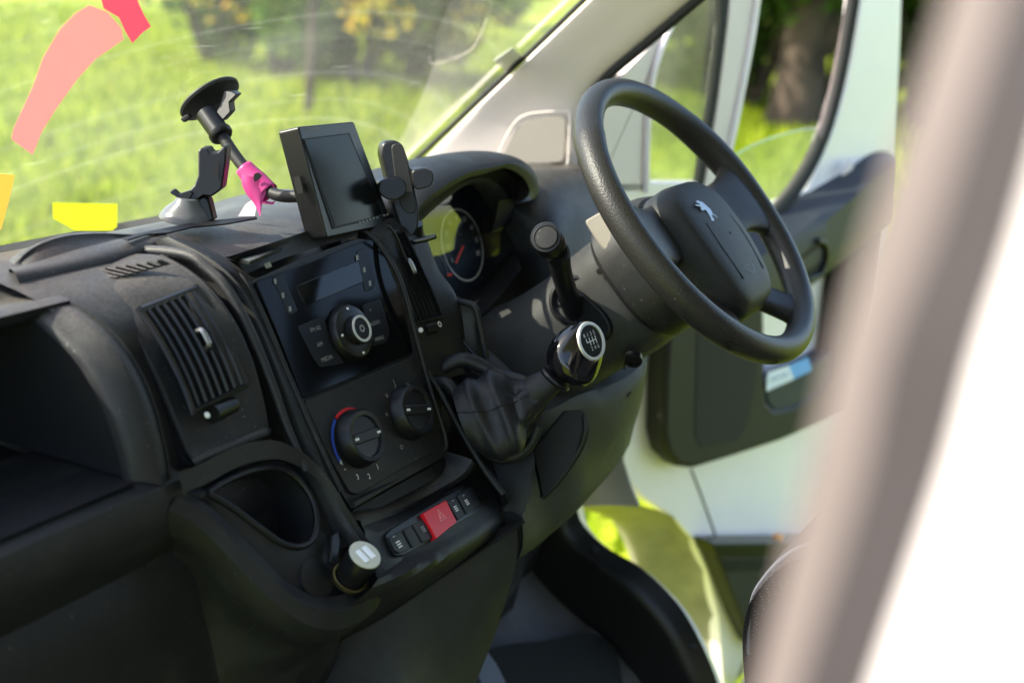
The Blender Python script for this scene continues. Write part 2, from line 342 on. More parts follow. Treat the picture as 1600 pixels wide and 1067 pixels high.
# left bowl-shaped lid on the top
bl = [(8, 425), (30, 398), (60, 379), (100, 367), (150, 364), (210, 366), (235, 362)]
b0 = [GY(a, b, .19) for a, b in bl]
b1 = [GY(a, b, .165) for a, b in [(14, 420), (60, 408), (120, 390), (170, 378), (205, 370), (225, 366), (240, 363)]]
b2_ = [GY(a, b, .14) for a, b in [(24, 428), (70, 421), (120, 411), (170, 400), (210, 388), (240, 378), (262, 368)]]
mb = MB().loft([[p+V((0, .05, -.03)) for p in b0], b0, [p+V((0, -.008, -.003)) for p in b0], [p+V((0, 0, -.004)) for p in b1], b1, b2_, [p+V((0, -.01, -.02)) for p in b2_]], nu=30, k=5)
mb.build('raised_tray_lip', DUSTY, dash)
def ridge(name, pts, r, m=DUSTY, par=None, n=10): return MB().tube(pts, r, n=n).build(name, m, par or dash)
# passenger-side vent pod
pl = G3([(0, 446, -.262), (70, 446, -.262), (135, 459, -.262), (168, 483, -.262), (205, 525, -.262), (240, 590, -.262), (268, 655, -.262), (290, 705, -.262), (303, 724, -.262)])
pr = G3([(200, 397, -.165), (255, 402, -.165), (305, 432, -.165), (343, 470, -.165), (372, 515, -.165), (395, 570, -.165), (410, 625, -.165), (417, 660, -.165), (418, 674, -.165)])
pm = [a.lerp(b, .5)+V((0, -.004, .003)) for a, b in zip(pl, pr)]
pm0 = [a.lerp(b, .12)+V((0, -.0035, .0025)) for a, b in zip(pl, pr)]; pm1 = [a.lerp(b, .88)+V((0, -.0035, .0025)) for a, b in zip(pl, pr)]
inn = V((0, .035, -.02))
mb = MB().loft([[p+inn+V((-.006, 0, 0)) for p in pl], pl, pm0, pm, pm1, pr, [p+inn+V((.006, 0, 0)) for p in pr]], nu=40, k=4)
lastrow = [c[-1] for c in (pl, pm0, pm, pm1, pr)]
mb.loft([lastrow, [p+V((0, .004, -.006)) for p in lastrow], [p+V((0, .04, -.012)) for p in lastrow]], nu=12, k=3)
mb.build('vent_pod', DUSTY, dash)
ridge('pod_edge', [p+V((.004, 0, 0)) for p in pl[1:]], .0055)
ridge('pod_edge', [p+V((-.002, .002, -.001)) for p in pr[1:]], .0045)
ridge('pod_edge', [p+V((0, .001, -.001)) for p in lastrow], .0055)
# the ridges either side of the channel
ridge('pod_border', G3([(0, 438, -.15), (110, 405, -.15), (210, 393, -.15), (292, 399, -.15), (325, 422, -.15), (355, 452, -.15), (392, 520, -.15), (425, 600, -.15), (450, 670, -.15), (478, 735, -.15)]), [.007, .007, .006, .005, .004])
# air vents: dark cavity, vanes, slider, thumb wheel
def vent(corners, xs, n, off, name='air_vent', knob=None, wheel=None, parent=None, dial=True, curve=.006):
    """corners TL, TR, BR, BL in picture pixels, xs the X plane of each"""
    tl, tr, br, bl_ = [G(*c, x) for c, x in zip(corners, xs)]
    nrm = (tr-tl).cross(bl_-tl).normalized()
    if nrm.y > 0: nrm = -nrm
    def P(u, v, h=0): return (tl.lerp(tr, u)).lerp(bl_.lerp(br, u), v)+nrm*(h+curve*4*v*(1-v))
    fr = MB(); rows = lambda a, b, h: [[P(a, v/8, h) for v in range(9)], [P(b, v/8, h) for v in range(9)]]
    # frame bars
    for (a, b) in ((-.09, 0), (1, 1.09)):
        fr.loft([[P(a, -.05+1.1*v/8, off) for v in range(9)], [P((a+b)/2, -.05+1.1*v/8, off+.003) for v in range(9)], [P(b, -.05+1.1*v/8, off+.0015) for v in range(9)], [P(b, -.05+1.1*v/8, off-.008) for v in range(9)]], nu=14, k=2)
    for (a, b) in ((-.05, 0), (1, 1.05)):
        fr.loft([[P(-.08+1.16*u/6, a, off) for u in range(7)], [P(-.08+1.16*u/6, (a+b)/2, off+.003) for u in range(7)], [P(-.08+1.16*u/6, b, off+.0015) for u in range(7)]], nu=10, k=2)
    vt = fr.build(name, SAT, parent)
    MB().loft([[P(u, v/8, off-.0025) for v in range(9)] for u in (0, .5, 1)], nu=14).build('cavity', DK, vt)
    for i in range(n):
        u = (i+.5)/n; wv = .15/n
        MB().loft([[P(u-wv, .0+v/8, off+.0005) for v in range(9)], [P(u, v/8, off+.003) for v in range(9)], [P(u+wv, v/8, off+.0005) for v in range(9)], [P(u+wv, v/8, off-.002) for v in range(9)]], nu=14, k=1).build('vane', SAT, vt)
    if knob:
        c = P(*knob, off+.006); up = (P(knob[0], 0)-P(knob[0], 1)).normalized()
        MB().tube([c-up*.010-nrm*.004, c-up*.008+nrm*.003, c+nrm*.004, c+up*.007+nrm*.003, c+up*.009-nrm*.004], .0026, n=8).build('slider', SILV, vt)
    if wheel:
        wa, wb = G(*wheel[0], wheel[2]), G(*wheel[1], wheel[3]); ax = (wb-wa); c = wa.lerp(wb, .5)
        MB().lathe(c-nrm*.0055-ax*.28, ax, [(.001, 0), (.009, .0), (.009, ax.length*.56), (.001, ax.length*.56)], 24).build('thumb_wheel', SAT, vt)
        for q, r in ((wa, .0032), (wb, .0034)):
            m_ = MB(); up = (P(.5, 0)-P(.5, 1)).normalized()
            if q is wa: m_.lathe(q+nrm*.001, nrm, [(r, 0), (r*.7, .001)], 16)
            else: m_.grid([[q+nrm*.002+(EX*math.cos(a)+up*math.sin(a))*rr for a in [2*math.pi*k/20 for k in range(20)]] for rr in (r, r*.62)], cu=True)
            m_.build('open_mark' if q is wa else 'closed_mark', MARK, vt)
    return vt
vent([(222, 487), (303, 455), (380, 600), (302, 638)], (-.252, -.182, -.182, -.252), 7, .002, knob=(.55, .47), wheel=((323, 649), (379, 623), -.245, -.185), parent=dash)
# slatted demister outlets
def slats(quad, xs, n, name, parent, lean=0):
    a, b, c, d = [G(*q, x) for q, x in zip(quad, xs)]; nrm = (b-a).cross(d-a).normalized()
    if nrm.z < 0: nrm = -nrm
    o = MB().poly([p+nrm*.006 for p in (a, b, c, d)]).build(name, DK, parent)
    for i in range(n):
        t = (i+.6)/(n+.2); p, q = a.lerp(b, t), d.lerp(c, t); e = (b-a)*(.2/n)
        MB().plate([p-e+nrm*.0062, p+e+nrm*.0062, q+e+nrm*.0062, q-e+nrm*.0062], nrm*.002).build('slat', DUSTY, o)
    return o
slats([(112, 437), (262, 416), (270, 421), (168, 449)], (-.235, -.185, -.182, -.232), 9, 'demister_outlet', dash)

# ---------------- console body
e1 = GX(-.135, [(255, 372), (300, 394), (338, 418), (370, 452), (404, 525), (440, 620), (478, 705), (520, 790), (556, 850)])
e2 = GX(-.118, [(300, 378), (345, 398), (385, 438), (417, 512), (451, 590), (504, 710), (540, 790), (568, 845), (584, 878)])
MB().loft([[p+V((-.006, .05, -.03)) for p in e1], e1, [a.lerp(b, .5)+V((0, -.001, .001)) for a, b in zip(e1, e2)], e2, [p+V((.005, .006, -.004)) for p in e2]], nu=44, k=5).build('console_side', BLK, dash)
e3 = G3([(548, 345, .098), (570, 362, .098), (597, 395, .098), (622, 445, .098), (645, 525, .098), (664, 600, .098), (686, 668, .098), (697, 700, .098)])
e4 = G3([(560, 343, .105), (583, 358, .105), (610, 392, .105), (636, 445, .105), (657, 525, .105), (678, 600, .105), (709, 667, .105), (731, 715, .105)])
# radio/heater face backing plate
def fpoly(name, pts, h, d, m, par=dash, r=0, bev=.0008):
    q = [FP(a, b, h) for a, b in pts]
    if r: q = rc(q, r)
    return MB().plate(q, -FN*d).build(name, m, par, bevel=bev)
ct = [FP(392, 436, .001), FP(595, 376, .001)]
fpoly('console_frame', [(388, 440), (470, 404), (560, 372), (592, 378), (618, 430), (645, 525), (664, 600), (686, 668), (697, 700), (690, 716), (550, 795), (536, 775), (504, 710), (451, 590), (417, 512)], .000, .02, BLK, r=.006)
ridge('console_trim', G3([(545, 352, .10), (575, 366, .10), (602, 395, .10), (628, 445, .10), (650, 525, .10), (670, 600, .10), (690, 662, .10), (697, 692, .10), (690, 708, .09), (660, 728, .05), (600, 762, -.03), (551, 790, -.112)]), .003, BLK)
ridge('console_trim', G3([(375, 428, -.118), (388, 445, -.118), (419, 512, -.118), (452, 590, -.118), (504, 706, -.118), (532, 768, -.118)]), .0032, BLK)
# radio
PIANO2 = mat('soft black key', (.005, .005, .0055), .35, spec=.15)
radio = fpoly('radio', [(400, 440), (480, 412), (577, 374), (592, 380), (618, 440), (640, 520), (646, 551), (474, 622), (438, 530), (417, 480)], .004, .006, PIANO, r=.004)
def TXT(name, st, size, px, py, m=MARKG, par=None, h=.0053, rot=0):
    xd = EX*math.cos(rot)+FU*math.sin(rot); yd = -EX*math.sin(rot)+FU*math.cos(rot)
    return MB().text(st, size, FP(px, py, h), xd, yd).build(name, m, par or radio, smooth=False)
fpoly('display', [(462, 447), (566, 405), (580, 436), (478, 478)], .0046, .002, mat('display glass', (.003, .004, .004), .06, spec=.2), radio, r=.006)
fpoly('button_block', [(557, 392), (572, 387), (588, 440), (583, 452), (570, 456)], .0048, .002, PIANO2, radio, r=.003)
fpoly('button_block', [(425, 432), (441, 428), (466, 487), (452, 494)], .0048, .002, PIANO2, radio, r=.003)
fpoly('button_block', [(464, 510), (505, 494), (514, 520), (534, 562), (538, 567), (500, 574), (490, 560)], .0048, .002, PIANO2, radio, r=.004)
fpoly('button_block', [(566, 477), (594, 466), (601, 487), (610, 520), (604, 535), (582, 541), (576, 510)], .0048, .002, PIANO2, radio, r=.004)
for st, x, y, s in (('FM AS', 493, 514, .0065), ('AM', 500, 538, .0065), ('MEDIA', 511, 560, .0065), ('AUDIO', 586, 505, .006), ('MENU', 593, 529, .006), ('^', 579, 486, .008)): TXT('button_label', st, s*1.0, x, y)
for x, y in ((430, 440), (442, 462), (453, 483), (558, 403), (569, 422), (578, 443)): fpoly('button_mark', [(x-1.5, y-4), (x+1.5, y-5), (x+2.5, y+3), (x-.5, y+4)], .0055, .0006, MARKG, radio, bev=0)
kc = FP(546, 520, .005)
kn = MB().lathe(kc, FN, [(.031, -.003), (.031, .003), (.0285, .0075), (.024, .009), (.015, .010)], 48).build('radio_knob', SAT, radio)
MB().lathe(kc, FN, [(.0165, .008), (.0160, .0165), (.0148, .0178), (.001, .0178)], 40).build('knob_cap', SAT, kn)
MB().grid([[kc+FN*hh+(EX*math.cos(a)+FU*math.sin(a))*rr for a in [2*math.pi*k/48 for k in range(48)]] for rr, hh in ((.0150, .0179), (.0148, .0188), (.0122, .0188), (.0120, .0179))], cu=True).build('knob_ring', CHAL, kn)
MB().grid([[kc+FN*.0184+(EX*math.cos(a)+FU*math.sin(a))*rr for a in [2*math.pi*k/24 for k in range(24)]] for rr in (.0042, .0022)], cu=True).build('power_mark', MARKG, kn)
for a, b in ((0, .025), (-.0235, 0), (0, -.025)):
    MB().lathe(kc+EX*a+FU*b, FN, [(.0016, .0085), (.0013, .0098)], 12).build('arrow_mark', MARK, kn)
# heater panel
hp = fpoly('heater_panel', [(475, 627), (647, 556), (668, 615), (685, 668), (688, 692), (683, 702), (560, 772), (548, 770), (520, 722)], .0035, .006, BLK, r=.005)
def arc(px, py, r, a0, a1, w, m, par, h=.0040, name='scale_mark', n=30):
    c = FP(px, py, h); A = [R_(a0+(a1-a0)*k/n) for k in range(n+1)]
    return MB().grid([[c+(EX*math.cos(a)+FU*math.sin(a))*rr for a in A] for rr in (r, r-w)]).build(name, m, par, smooth=False)
arc(556, 690, .037, 60, 118, .0035, REDM, hp); arc(556, 690, .037, 122, 200, .0035, BLUM, hp)
def dial(px, py, rot):
    c = FP(px, py, .003)
    d = MB().lathe(c, FN, [(.0315, 0), (.0315, .004), (.0300, .006), (.0288, .015), (.0268, .0172), (.0225, .0165), (.0215, .0140)], 56).build('heater_dial', SAT, hp)
    u = EX*math.cos(rot)+FU*math.sin(rot); v_ = -EX*math.sin(rot)+FU*math.cos(rot)
    MB().plate(rc([c+FN*.0135-u*.0215-v_*.0055, c+FN*.0135+u*.0215-v_*.0055, c+FN*.0135+u*.0215+v_*.0055, c+FN*.0135-u*.0215+v_*.0055], .004), FN*.0035).build('grip_bar', SAT, d, bevel=.0012)
    for s in (-1, 1):
        q = c+u*s*.0185+FN*.0173
        MB().plate([q-u*.003-v_*.0013, q+u*.003-v_*.0013, q+u*.003+v_*.0013, q-u*.003+v_*.0013], FN*.0004).build('pointer_mark', MARK, d)
    return d
dial(556, 686, R_(-4)); dial(636, 645, R_(-14))
for st, x, y in (('4', 533, 723), ('-', 539, 732), ('3', 559, 745), ('2', 577, 744), ('1', 590, 729)): TXT('scale_number', st, .0085, x, y, MARK, hp, .0042)
for st, x, y in (('J', 616, 598), ('>', 638, 602), ('v', 604, 617), ('*', 605, 650), ('o', 627, 697)): TXT('airflow_symbol', st, .011, x, y, MARKG, hp, .0042)

# slot + lower shelf + switch strip
slot = G3([(548, 800, -.110), (640, 752, .03), (697, 718, .095), (712, 690, .108)])
slot2 = G3([(560, 812, -.110), (637, 785, .02), (712, 742, .095), (733, 716, .112)])
slot3 = G3([(566, 822, -.112), (640, 794, .02), (720, 750, .100), (742, 725, .116)])
MB().loft([[p+V((0, .03, .012)) for p in slot], [p+V((0, .028, -.012)) for p in slot], slot2, slot3], nu=30, k=4).build('storage_slot', DUSTY, dash)
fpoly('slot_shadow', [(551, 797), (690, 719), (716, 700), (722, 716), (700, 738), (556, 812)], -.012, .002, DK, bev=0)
# right wall of the channel beside the heater panel
w0 = G3([(600, 392, .102), (640, 480, .102), (662, 565, .102), (680, 630, .102), (698, 675, .102), (712, 700, .102)])
w1 = G3([(640, 455, .120), (660, 520, .120), (676, 575, .120), (700, 630, .120), (722, 678, .120), (745, 720, .120)])
# front fascia from the slot down to the drawer seam
# plane of the switch strip
sa, sb, sc_ = G(603, 835, -.105), G(745, 755, .108), G(620, 868, -.108)
SN = (sb-sa).cross(sc_-sa).normalized(); SN = SN if SN.z > 0 else -SN
SX = (sb-sa).normalized(); SU = SN.cross(SX)
SO = G(660, 815, -.01)
def SP(px, py, h=0): return GP(px, py, SO+SN*h, SN)
s0 = slot3
s1 = [SP(*q) for q in ((572, 842), (660, 797), (735, 746), (768, 722))]
s2 = [SP(*q) for q in ((586, 893), (690, 842), (765, 795), (793, 772))]
s3 = [SP(a_, b_, -.004)+V((0, .001, -.002)) for a_, b_ in ((560, 935), (650, 905), (745, 850), (812, 795))]
s4 = G3([(300, 1120, -.20), (560, 985, -.07), (690, 900, .05), (817, 815, .150)])
MB().loft([[p+V((0, .02, .004)) for p in s0], s0, s1], nu=30, k=5).build('switch_fascia', BLK, dash)
MB().loft([s1, [a_.lerp(b_, .5) for a_, b_ in zip(s1, s2)], s2, s3, s4, [p+V((0, .014, -.002)) for p in s4]], nu=34, k=5).build('lower_fascia', BLK, dash)
def splate(name, pts, h, d, m, par=dash, r=0, bev=.0006):
    q = [SP(a, b, h) for a, b in pts]; q = rc(q, r) if r else q
    return MB().plate(q, -SN*d).build(name, m, par, bevel=bev)
st = splate('switch_strip', [(602, 836), (612, 826), (728, 756), (740, 752), (756, 786), (752, 796), (632, 866), (618, 868)], .004, .012, SAT, r=.004)
for k, q in enumerate([[(607, 839), (627, 828), (641, 857), (625, 864), (617, 860)], [(630, 827), (642, 820), (658, 848), (645, 855)], [(644, 819), (660, 811), (680, 838), (661, 847)], [(699, 783), (711, 776), (727, 804), (716, 812)], [(714, 774), (737, 759), (751, 786), (730, 803)]]):
    b_ = splate('switch', q, .0058, .004, BLK, st, r=.0015)
hz = splate('hazard_switch', [(661, 801), (697, 781), (714, 815), (682, 841)], .009, .008, REDP, st, r=.001)
tri = [SP(690, 806, .0092)+(SX*math.cos(R_(a))+SU*math.sin(R_(a)))*.0085 for a in (90, 210, 330)]
mb = MB()
for k, s_ in ((0, 1), (1, .5)):
    for i in range(3):
        c_ = sum(tri, V())/3; a, b = [c_+(p-c_)*s_ for p in (tri[i], tri[(i+1) % 3])]; mb.tube([a, b], .0004, n=4)
mb.build('warning_triangle', mat('pale red print', (.7, .25, .25), .5), hz)
for x, y, s_ in ((624, 851, 1.3), (662, 827, 1.1), (713, 795, 1.1), (730, 785, 1.1)):
    mb = MB(); c = SP(x, y, .0062)
    for i in range(3): mb.plate([c+SX*(-.003*s_)+SU*(i-1)*.0022*s_, c+SX*.003*s_+SU*(i-1)*.0022*s_, c+SX*.003*s_+SU*((i-1)*.0022+.0012)*s_, c-SX*.003*s_+SU*((i-1)*.0022+.0012)*s_], SN*.0003)
    mb.build('switch_symbol', MARKG if x == 662 else MARK, st)
for x, y in ((615, 838), (707, 782), (724, 774)):
    c = SP(x, y, .0062); MB().plate([c-SX*.002-SU*.0008, c+SX*.002-SU*.0008, c+SX*.002+SU*.0008, c-SX*.002+SU*.0008], SN*.0003).build('switch_symbol', MARKG, st)
MB().tube([p+V((0, -.002, .001)) for p in cr(s4, 14)], .0022, n=6).build('panel_gap', DK, dash)
# lower body below the seam
l0 = [p+V((0, .006, -.006)) for p in cr(s4, 12)]
l1 = G3([(330, 1180, -.25), (560, 1120, -.13), (680, 1000, .03), (806, 880, .150)])
l2 = G3([(400, 1280, -.25), (620, 1250, -.13), (700, 1120, .03), (770, 1000, .150)])
l3 = G3([(470, 1500, -.25), (640, 1450, -.13), (690, 1300, .03), (715, 1130, .150)])
MB().loft([l0, l1, l2, l3], nu=30, k=6).build('lower_panel', COWL, dash)
# flank towards the driver
MB().loft([[p[-1] for p in (cr(s2, 9), cr(s3, 9), cr(s4, 9), l1, l2, l3)], [p[-1]+V((.008, .008, 0)) for p in (cr(s2, 9), cr(s3, 9), cr(s4, 9), l1, l2, l3)], [p[-1]+V((.014, .16, .03)) for p in (cr(s2, 9), cr(s3, 9), cr(s4, 9), l1, l2, l3)]], nu=34, k=2).build('console_flank', BLK, dash)
# access cover in the lower panel
ac = [G(a, b, x) for a, b, x in ((655, 1000, .02), (735, 930, .11), (742, 940, .12), (722, 1020, .115), (700, 1070, .09), (650, 1100, .02))]
MB().tube(ac[::-1]+[ac[-1]], .0022, n=6).build('access_cover', BLK, dash)
MB().tube(G3([(690, 990, .06), (698, 995, .065), (696, 1010, .065), (686, 1022, .06)]), .0022, n=6).build('finger_pull', BLK, dash)
# ---------------- cup holder tray on the passenger side of the console
CN = V((0, -.8, .6)); CO = GY(430, 720, -.05); CA = V((-.05, -.50, .86)).normalized()
def CPx(px, py, h=0): return GP(px, py, CO+CN*h, CN)
lip = [(262, 782), (300, 800), (340, 832), (385, 885), (430, 925), (475, 950), (515, 957), (555, 945), (588, 922), (600, 900)]
lipw = [CPx(a, b, .004) for a, b in lip]
inner = [CPx(a, b, -.004) for a, b in [(290, 772), (325, 788), (362, 822), (405, 865), (445, 905), (482, 927), (515, 932), (545, 924), (572, 908), (584, 893)]]
dn = V((0, .012, -.05))
MB().loft([inner, [a.lerp(b, .45)+CN*.004 for a, b in zip(inner, lipw)], lipw, [p+V((0, -.001, -.012)) for p in lipw], [p+V((0, .004, -.028)) for p in lipw], [p+V((.01, .06, -.10)) for p in lipw], [p+V((.02, .10, -.42)) for p in lipw]], nu=40, k=4).build('cup_tray_lip', BLK, dash)
back = [CPx(a, b, .01) for a, b in [(286, 770), (320, 757), (375, 728), (430, 717), (470, 730), (500, 752), (530, 790), (556, 832), (575, 862), (590, 884)]]
cup = [CPx(a, b, -.006) for a, b in [(324, 770), (352, 752), (392, 736), (432, 731), (463, 746), (487, 778), (495, 812), (488, 842), (468, 854), (440, 848), (405, 824), (362, 792)]]
floor_o = [CPx(a, b, -.012) for a, b in [(290, 772), (330, 757), (378, 731), (430, 720), (468, 733), (498, 757), (528, 795), (555, 838), (575, 868), (588, 890), (572, 908), (545, 924), (515, 932), (482, 927), (445, 905), (405, 865), (362, 822), (325, 788)]]
oc = cr(floor_o, 64, True); ic = cr(cup, 64, True)
cc = sum(ic, V())/64
def byang(L):
    return sorted(L, key=lambda p: math.atan2((p-cc).dot(CN.cross(EX)), (p-cc).dot(EX)))
ring = []
for p in oc:
    d_ = (p-cc); best = max(ic, key=lambda q: (q-cc).normalized().dot(d_.normalized())); ring.append(best)
MB().grid([oc, ring], cu=True).build('tray_floor', BLK, dash)
ch = MB().tube(cup+[cup[0]], .0035, n=10, seg=80, caps=False).build('cup_holder', SAT, dash)
MB().grid([ic, [p.lerp(cc, .04)-CN*.03 for p in ic], [p.lerp(cc, .10)-CN*.065 for p in ic], [p.lerp(cc, .25)-CN*.068 for p in ic], [cc-CN*.068 for p in ic]], cu=True).build('well', BLK, ch)
MB().loft([back, [p+CN*.012+V((0, .012, 0)) for p in back], [p+CN*.03+V((0, .03, 0)) for p in back]], nu=30, k=3).build('cup_tray_wall', BLK, dash)
MB().lathe(CPx(492, 905, -.011), CN, [(.021, 0), (.020, .0035), (.016, .005), (.001, .0055)], 32).build('blanking_plug', BLK, dash)
# 12 V socket and the charger in it
sc0 = CPx(545, 905, -.004)
MB().lathe(sc0, CA, [(.0185, 0), (.0185, .004), (.0165, .0045), (.0165, .001)], 36, caps=False).build('power_socket_ring', mat('brass ring', (.22, .18, .09), .45, metal=1), dash)
usb = thing('usb_charger', 'small black twin USB car charger plugged into the round socket beside the cup holder', 'charger', sc0)
MB().lathe(sc0, CA, [(.014, -.01), (.0145, .004), (.0165, .012), (.0172, .036), (.0165, .038)], 36).build('body', SAT, usb)
tp = sc0+CA*.0382
MB().lathe(tp, CA, [(.0166, -.001), (.0160, .0012), (.001, .0014)], 36).build('face', mat('pale charger face', (.45, .45, .38), .4), usb)
for s in (-1, 1):
    cx = tp+EX*s*.0052+CA*.0012; fy = CA.cross(EX).normalized()
    MB().plate([cx-EX*.0032-fy*.0075, cx+EX*.0032-fy*.0075, cx+EX*.0032+fy*.0075, cx-EX*.0032+fy*.0075], CA*.0012).build('usb_port', mat('white port', (.8, .82, .85), .4), usb, bevel=.0003)
# folded cable next to it
tag(MB().plate([CPx(a, b, .0) for a, b in ((513, 840), (522, 832), (526, 850), (520, 885), (510, 880))], CN*.006).build('charging_cable', SAT, None, bevel=.001), 'short black plug and lead standing just left of the USB charger', 'cable')

# ---------------- right hand vent between radio and instruments
v1 = G3([(572, 348, .118), (598, 368, .118), (620, 420, .118), (640, 475, .118), (656, 530, .118), (672, 600, .118)])
v2 = G3([(638, 338, .195), (662, 362, .195), (685, 420, .195), (712, 460, .195), (727, 520, .195), (740, 580, .195)])
MB().loft([[p+V((-.012, .004, -.004)) for p in v1], v1, [a.lerp(b, .5)+V((0, -.002, .002)) for a, b in zip(v1, v2)], v2, [p+V((.006, .02, 0)) for p in v2]], nu=36, k=5).build('vent_housing', BLK, dash)
vent([(592, 377), (626, 366), (684, 494), (648, 503)], (.124, .150, .158, .124), 6, .007, knob=(.55, .40), wheel=((657, 516), (686, 507), .122, .150), parent=dash, curve=.003)
ridge('vent_border', G3([(628, 345, .20), (655, 372, .20), (676, 415, .20), (692, 448, .20), (712, 468, .20), (740, 478, .20), (748, 500, .20), (760, 560, .20)]), .004, BLK)
MB().loft([G3([(700, 455, .20), (725, 474, .20), (742, 480, .20)]), G3([(720, 520, .19), (745, 530, .20), (752, 530, .21)]), G3([(735, 580, .18), (755, 590, .20), (770, 600, .22)])], nu=12).build('side_cheek', BLK, dash)
# console top: glossy document lid, mat and torn strip
tl_ = [GP(a, b, GZ(392, 406, .0945), V((0, .25, .97))) for a, b in ((318, 392), (372, 352), (470, 343), (500, 362), (390, 408))]
MB().plate(rc(tl_, .01), V((0, 0, -.004))).build('document_lid', mat('gloss dusty lid', (.008, .009, .008), .32, var=.5, vscale=60, spec=.3), dash, bevel=.001)
MB().loft([[FP(a, b, -.004)+V((0, 0, 0)) for a, b in ((385, 428), (440, 405), (500, 385), (560, 368))], G3([(372, 412, -.118), (430, 390, -.06), (495, 366, .02), (552, 350, .095)]), [GZ(a, b, .092) for a, b in ((352, 402), (420, 381), (490, 358), (540, 345))]], nu=20, k=5).build('console_brow', DUSTY, dash)
MB().plate([FP(a, b, .003) for a, b in ((412, 413), (420, 409), (424, 417), (416, 420))], FN*.0012).build('indicator_lamp', MARKG, dash)
# passenger's far right (driver's) end: pod, demister slats and vent
q1 = G3([(790, 270, .60), (830, 268, .60), (868, 290, .60), (895, 330, .60), (915, 380, .60), (930, 440, .60)])
q0 = G3([(770, 300, .52), (800, 312, .52), (835, 335, .52), (860, 375, .52), (870, 430, .52), (880, 500, .52)])
q2 = G3([(860, 262, .80), (890, 262, .80), (930, 275, .80), (960, 310, .80), (985, 360, .80), (1000, 430, .80)])
MB().loft([[p+V((-.01, .05, -.02)) for p in q0], q0, q1, q2, [p+V((.04, .02, 0)) for p in q2]], nu=30, k=6).build('vent_pod', DUSTY, dash)
vent([(875, 330), (921, 313), (938, 352), (892, 372)], (.61, .70, .70, .61), 6, .004, parent=dash, curve=.002)
slats([(838, 285), (882, 284), (872, 291), (836, 305)], (.60, .66, .66, .60), 6, 'demister_outlet', dash)

# ---------------- instrument binnacle
HY = .06
vo = [(640, 352), (652, 334), (675, 313), (705, 292), (731, 278), (750, 274), (769, 268), (788, 263), (806, 269), (821, 282), (828, 300), (818, 313), (800, 317)]
v0 = [GY(a, b, .05) for a, b in vo]
vs = [(632, 300), (650, 283), (672, 268), (700, 253), (728, 246), (752, 242), (774, 240), (794, 242), (814, 251), (829, 268), (834, 292), (829, 309), (806, 318)]
v1_ = [GY(a, b, .075) for a, b in vs]
v2_ = [p+V((0, .05, -.004)) for p in v1_]; v3_ = [V((p.x, p.y+.14, max(p.z-.035, .03))) for p in v1_]
hood = MB().loft([v0, [a.lerp(b, .45)+V((0, -.012, .002)) for a, b in zip(v0, v1_)], v1_, v2_, v3_], nu=50, k=6).build('instrument_hood', BLK, dash)
i0 = [GY(a, b, .085) for a, b in [(640, 360), (655, 340), (680, 318), (705, 300), (722, 288), (740, 280), (758, 278), (775, 286), (790, 300), (799, 320), (800, 338), (790, 352), (770, 360)]]
i1 = [GY(a, b, .10) for a, b in [(642, 366), (657, 346), (682, 322), (706, 303), (722, 292), (738, 290), (752, 295), (764, 308), (774, 326), (782, 342), (782, 352), (774, 362), (756, 366)]]
MB().loft([[p+V((0, .02, 0)) for p in v0], i0], nu=50).build('hood_lining', DK, dash)
MB().loft([i0, [a.lerp(b, .5)+V((0, -.003, 0)) for a, b in zip(i0, i1)], i1, [p+V((0, .012, 0)) for p in i1]], nu=50, k=4).build('bezel', COWL, dash)
MB().poly([GY(a, b, .112) for a, b in ((752, 340), (786, 340), (778, 410), (764, 440))]).build('cowl_side', mat('sun reflection brown', (.05, .036, .032), .3), dash)  # brown of the reflected sun put into the colour
# lower cowl in front of the dials
MB().loft([[GY(a, b, .10) for a, b in ((680, 440), (720, 462), (760, 436), (800, 390))], [GY(a, b, .05) for a, b in ((690, 452), (725, 480), (765, 452), (808, 400))], [GY(a, b, .02) for a, b in ((700, 470), (735, 500), (775, 470), (815, 420))]], nu=20, k=4).build('lower_cowl', BLK, dash)
MB().loft([G3([(745, 440, .50), (790, 385, .53), (830, 340, .55)]), G3([(770, 500, .50), (830, 460, .56), (880, 400, .58)]), G3([(800, 560, .50), (860, 540, .56), (920, 480, .58)])], nu=12).build('side_cheek', BLK, dash)
# dial plate tilted back
DP = GY(720, 382, .122); DN = V((0, -.94, .34)).normalized(); DUp = V((0, .34, .94)).normalized()
def DPt(px, py, h=0): return GP(px, py, DP+DN*h, DN)
cl = MB().poly([DPt(a, b) for a, b in ((630, 330), (720, 270), (800, 290), (800, 400), (740, 470), (660, 460))]).build('instrument_panel', DIAL, dash)
DC = DPt(722, 383, .002)
def dring(c, r, w_, a0, a1, m, name, h=.001):
    A = [R_(a0+(a1-a0)*k/60) for k in range(61)]
    return MB().grid([[c+DN*h+(EX*math.cos(a)+DUp*math.sin(a))*rr for a in A] for rr in (r, r-w_)]).build(name, m, cl, smooth=False)
DR = .052
dring(DC, DR, .0022, 0, 360, MARK, 'speedometer_ring')
for k, s_ in enumerate(('0', '10', '20', '30', '40', '50', '60', '70', '80')):
    a = R_(205-k*29); MB().text(s_, .0105, DC+DN*.001+(EX*math.cos(a)+DUp*math.sin(a))*(DR-.013), EX, DUp).build('dial_number', MARK, cl, smooth=False)
MB().text('mph', .006, DC+DN*.001+DUp*.016, EX, DUp).build('dial_number', MARKG, cl, smooth=False)
a = R_(207); t_ = EX*math.cos(R_(62))+DUp*math.sin(R_(62))
n0, n1 = DPt(712, 411, .006), DPt(723, 385, .006); sd = (n1-n0).cross(DN).normalized()*.0016
MB().plate([n0-sd, n0+sd, n1+sd, n1-sd], DN*.001).build('needle', NEED, cl)
GC = DPt(680, 428, .002)
